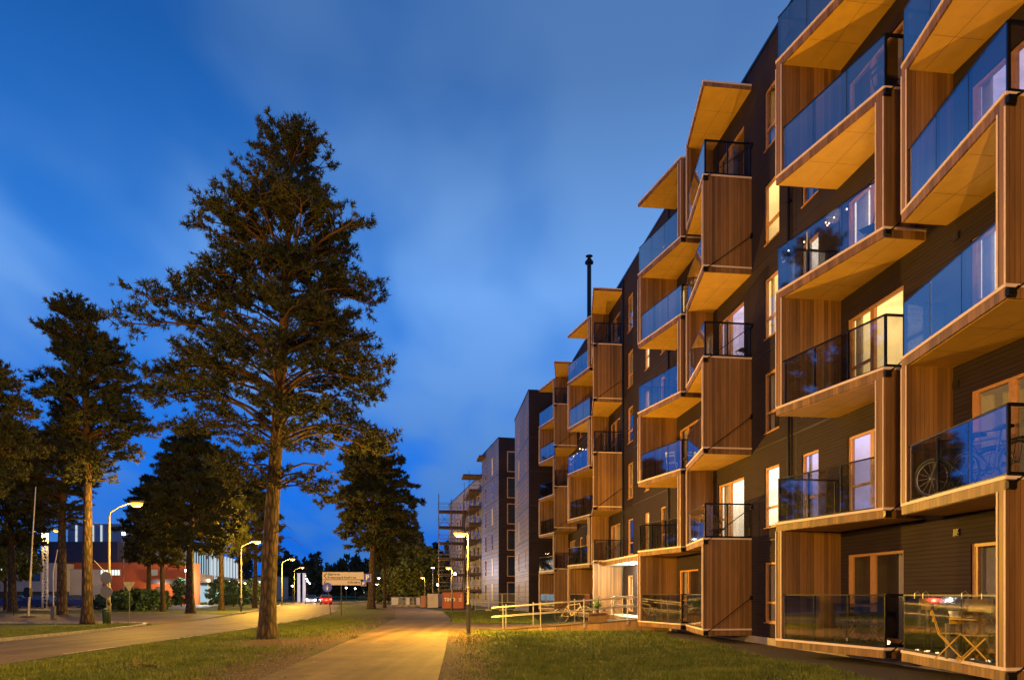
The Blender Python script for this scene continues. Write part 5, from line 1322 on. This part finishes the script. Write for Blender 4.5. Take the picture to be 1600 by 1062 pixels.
for k, (x, d, n, lb) in enumerate(((952, 38.5, 4, 'chair on the third floor balcony of the group below the flue'), (955, 38.5, 2, 'chair on the first floor balcony above the bright entrance wall'), (872, 50, 5, 'chair on the upper balcony of the farthest group'), (1360, 15.3, 4, 'chair behind the string of bulbs on the third floor balcony'))):
    folding_chair(at_px(x, d, FL(n)), R(40*k), DKF, 'dark folding '+lb, gch)
# string lights
def string_lights(pts, n, label, rad=.022, jit=.0, seed=1, power=0):
    rg = random.Random(seed); c = [Vector(p) for p in pts]; r = empty('string_lights', tuple(c[0]), 0, label, 'string lights')
    o = c[0]; L = len(c)-1; path = []
    for i in range(L*8+1): t = i/8; k = min(L-1, int(t)); u = t-k; p = c[k].lerp(c[k+1], u); p.z -= .10*math.sin(math.pi*u)*(1 if jit == 0 else 0); path.append(p-o)
    m = MB(); m.tube(path, .004, 5); m.build('cable', BLACK, r)
    for i in range(n):
        t = (i+.5)/n*L; k = min(L-1, int(t)); p = path[min(len(path)-1, int(t*8))]+Vector((rg.uniform(-jit, jit), rg.uniform(-jit, jit), rg.uniform(0, jit)))
        b = MB(); b.lathe([(0, -rad*2.2), (rad*.7, -rad*1.8), (rad, -rad), (rad*.5, 0), (0, 0)], tuple(p), 8); b.build('bulb', BULB, r)
    if power: light('string_glow', tuple(path[len(path)//2]+Vector((.0, 0, .15))), power, (1, .62, .3), .3, r)
    return r
A0 = GROUPS[0]+7.03; B0 = GROUPS[0]+3.80
def front_far(s): return OR+(OP-OR)*(s-B0)/3.23
z4 = FL(4)
string_lights([loc_f(A0-.1, front_far(A0)-.15, z4+1.0), loc_f(A0-1.0, .9, z4+1.32), loc_f(A0-1.6, front_far(A0-1.6)-.15, z4+1.05), loc_f(B0+.9, .8, z4+1.35), loc_f(B0+.3, front_far(B0+.3)-.2, z4+1.45)], 10, 'string of small bulbs over the blue glass of the third floor balcony', .02, power=20)
string_lights([loc_f(sD+.25, front_near(sD+.25)-.10, Z1+.04), loc_f(sC-.05, front_near(sC)-.10, Z1+.04)], 60, 'tangled fairy lights along the deck edge of the nearest ground balcony', .011, .035, 4, power=1.6)
string_lights([loc_f(B0+.1, .85, Z1+.22), loc_f(B0+.45, .5, Z1+.20)], 3, 'three candle bulbs on the second ground balcony corner', .03)
A2 = GROUPS[2]+7.03
string_lights([loc_f(A2-.15, 1.35, FL(4)+1.15), loc_f(A2-1.6, 1.2, FL(4)+1.35), loc_f(A2-3.1, .8, FL(4)+1.2)], 7, 'string of bulbs behind blue glass on the balcony below the flue group', .035, power=15)
A3 = GROUPS[3]+7.03
string_lights([loc_f(A3-.4, 1.2, FL(2)+1.5), loc_f(A3-1.6, 1.0, FL(2)+1.5)], 3, 'cluster of warm bulbs on the first floor balcony of the farthest group', .02, power=.8)

# ------------------------------------------------------------------ grass, leaves, twigs
def interp(pts, y): return np.interp(y, [p[1] for p in pts], [p[0] for p in pts])
rs = np.random.RandomState(21)
def grass(n, y0, y1, xl, xr, thin):
    u = rs.rand(n); y = 1/(1/y0+(1/y1-1/y0)*u); x = xl(y)+(xr(y)-xl(y))*rs.rand(n)
    k = thin(x, y) > rs.rand(n); return x[k], y[k]
def clump(x, y): return .5+.25*np.sin(x*2.1+1.3*np.sin(y*1.7))+.25*np.sin(y*1.9+2*np.sin(x*.8)+1)
thinR = lambda x, y: np.clip((x-interp(pathR, y)-.15)/1.6, 0.02, 1)*(.35+.75*clump(x, y))
def thinL(x, y):
    a = np.clip((interp(pathL, y)-x-.3)/2.2, 0.02, 1); t = np.clip((np.hypot(x+7.8, (y-22.6)*.75)-.9)/1.9, .04, 1); e = np.clip((x-interp(rN, y)-.1)/.7, 0.05, 1)
    return a*t*e*(.3+.8*clump(x*.8, y))
bx = np.array([p[1] for p in bed[2:-1]]); bxx = np.array([p[0] for p in bed[2:-1]])
bedx = lambda y: np.interp(y, bx, bxx)+.12
def isl(x, y): return np.ones_like(x)
X1, Y1 = grass(90000, 11.5, 29.3, lambda y: interp(pathR, y)+.06, bedx, thinR)
X2, Y2 = grass(80000, 11.5, 44, lambda y: interp(rN, y)+.08, lambda y: interp(pathL, y)-.05, thinL)
X3, Y3 = grass(16000, 15, 35.5, lambda y: np.where(y < 33, -22+0*y, -20.5), lambda y: interp(rF, y)-.3, isl)
X4, Y4 = grass(12000, 37, 60, lambda y: interp(pathR, y)+.1, lambda y: 1.5+0*y, isl)
X = np.concatenate([X1, X2, X3, X4]); Y = np.concatenate([Y1, Y2, Y3, Y4]); n = len(X)
h = rs.uniform(.025, .075, n)*(1+Y/40)*(.6+.8*clump(X*1.3, Y*1.1)); a = rs.uniform(0, 6.28, n); w = .0035*(1+Y/14); ll = rs.uniform(.1, .8, n)*h; la = rs.uniform(0, 6.28, n)
b0 = np.stack([X-np.cos(a)*w, Y-np.sin(a)*w, np.zeros(n)], 1); b1_ = np.stack([X+np.cos(a)*w, Y+np.sin(a)*w, np.zeros(n)], 1); tp = np.stack([X+np.cos(la)*ll, Y+np.sin(la)*ll, h], 1)
GRASSM = leaf_mat('grass_blades', (.040, .062, .008), (.095, .125, .016), (.20, .19, .04), 1.3)
tag(tri_mesh('grass', np.stack([b0, b1_, tp], 1), GRASSM), 'short uneven grass on the lawns beside the path and road', 'grass', kind='stuff')
LEAFM = leaf_mat('fallen_leaf', (.16, .09, .02), (.35, .24, .04), (.55, .42, .10), 7)
n = 420; Y = 11.8+rs.rand(n)**1.5*20; X = np.where(rs.rand(n) < .55, -1.2+rs.rand(n)*8, -11+rs.rand(n)*7); s = rs.uniform(.014, .034, (n, 1))
c = np.stack([X, Y, rs.uniform(.03, .06, n)], 1); u = rs.normal(0, 1, (n, 3)); u[:, 2] *= .35; u /= np.linalg.norm(u, axis=1, keepdims=True); v = np.cross(u, np.array([[.1, .1, 1]])+rs.normal(0, .3, (n, 3))); v /= np.linalg.norm(v, axis=1, keepdims=True)
tag(tri_mesh('fallen_leaves', np.stack([c-u*s, c-v*s*.6, c+u*s, c+v*s*.6], 1), LEAFM), 'small yellow leaves scattered over the grass', 'leaves', kind='stuff')
n = 2600; Y = 11.8+rs.rand(n)**1.6*14; side_ = rs.rand(n) < .5
X = np.where(side_, interp(pathR, Y)+rs.exponential(.45, n), interp(pathL, Y)-rs.exponential(.9, n)); s = rs.uniform(.006, .02, (n, 1)); c = np.stack([X, Y, np.full(n, .018)], 1); V = []
o3 = [np.array(q)*1.0 for q in ((1, 0, 0), (-.5, .8, 0), (-.5, -.8, 0), (0, 0, .8))]
Q = [c+s*q for q in o3]; V = np.concatenate([np.stack([Q[0], Q[1], Q[3]], 1), np.stack([Q[1], Q[2], Q[3]], 1), np.stack([Q[2], Q[0], Q[3]], 1)])
tag(tri_mesh('gravel', V, plain('gravel_stone', (.22, .18, .14), .9, var=.5, scale=40)), 'loose grit and small stones along both path edges', 'gravel', kind='stuff')
def branch(x, y, L, seed, label):
    rg = random.Random(seed); r = empty('fallen_branch', (x, y, .03), rg.uniform(0, 3), label, 'branch'); m = MB(); Pq = []; Dq = []
    m.tube([(0, 0, .02), (L*.5, .03, .06), (L, -.02, .03)], [.02, .014, .006], 6)
    for k in range(9):
        u = rg.uniform(.2, 1); a = rg.uniform(-1, 1)*1.2; q = Vector((L*u, 0, .04)); e = q+Vector((math.cos(a), math.sin(a), rg.uniform(0, .4)))*rg.uniform(.12, .35)*L; m.tube([q, e], [.008, .003], 5)
        for _ in range(4): Pq.append(tuple(q.lerp(e, rg.uniform(.4, 1)))); Dq.append((math.cos(a), math.sin(a), .4))
    m.build('twig', BARK, r); tri_mesh('needles', tufts(np.array(Pq), np.array(Dq), rs, 9, .10, .008), leaf_mat('dry_needles', (.10, .09, .03), (.20, .17, .05), (.30, .24, .08)), r)
branch(-7.6, 14.6, .55, 2, 'fallen pine sprig on the grass near the lower left')
branch(-5.5, 23.9, .5, 5, 'dry twig lying right of the big pine trunk')
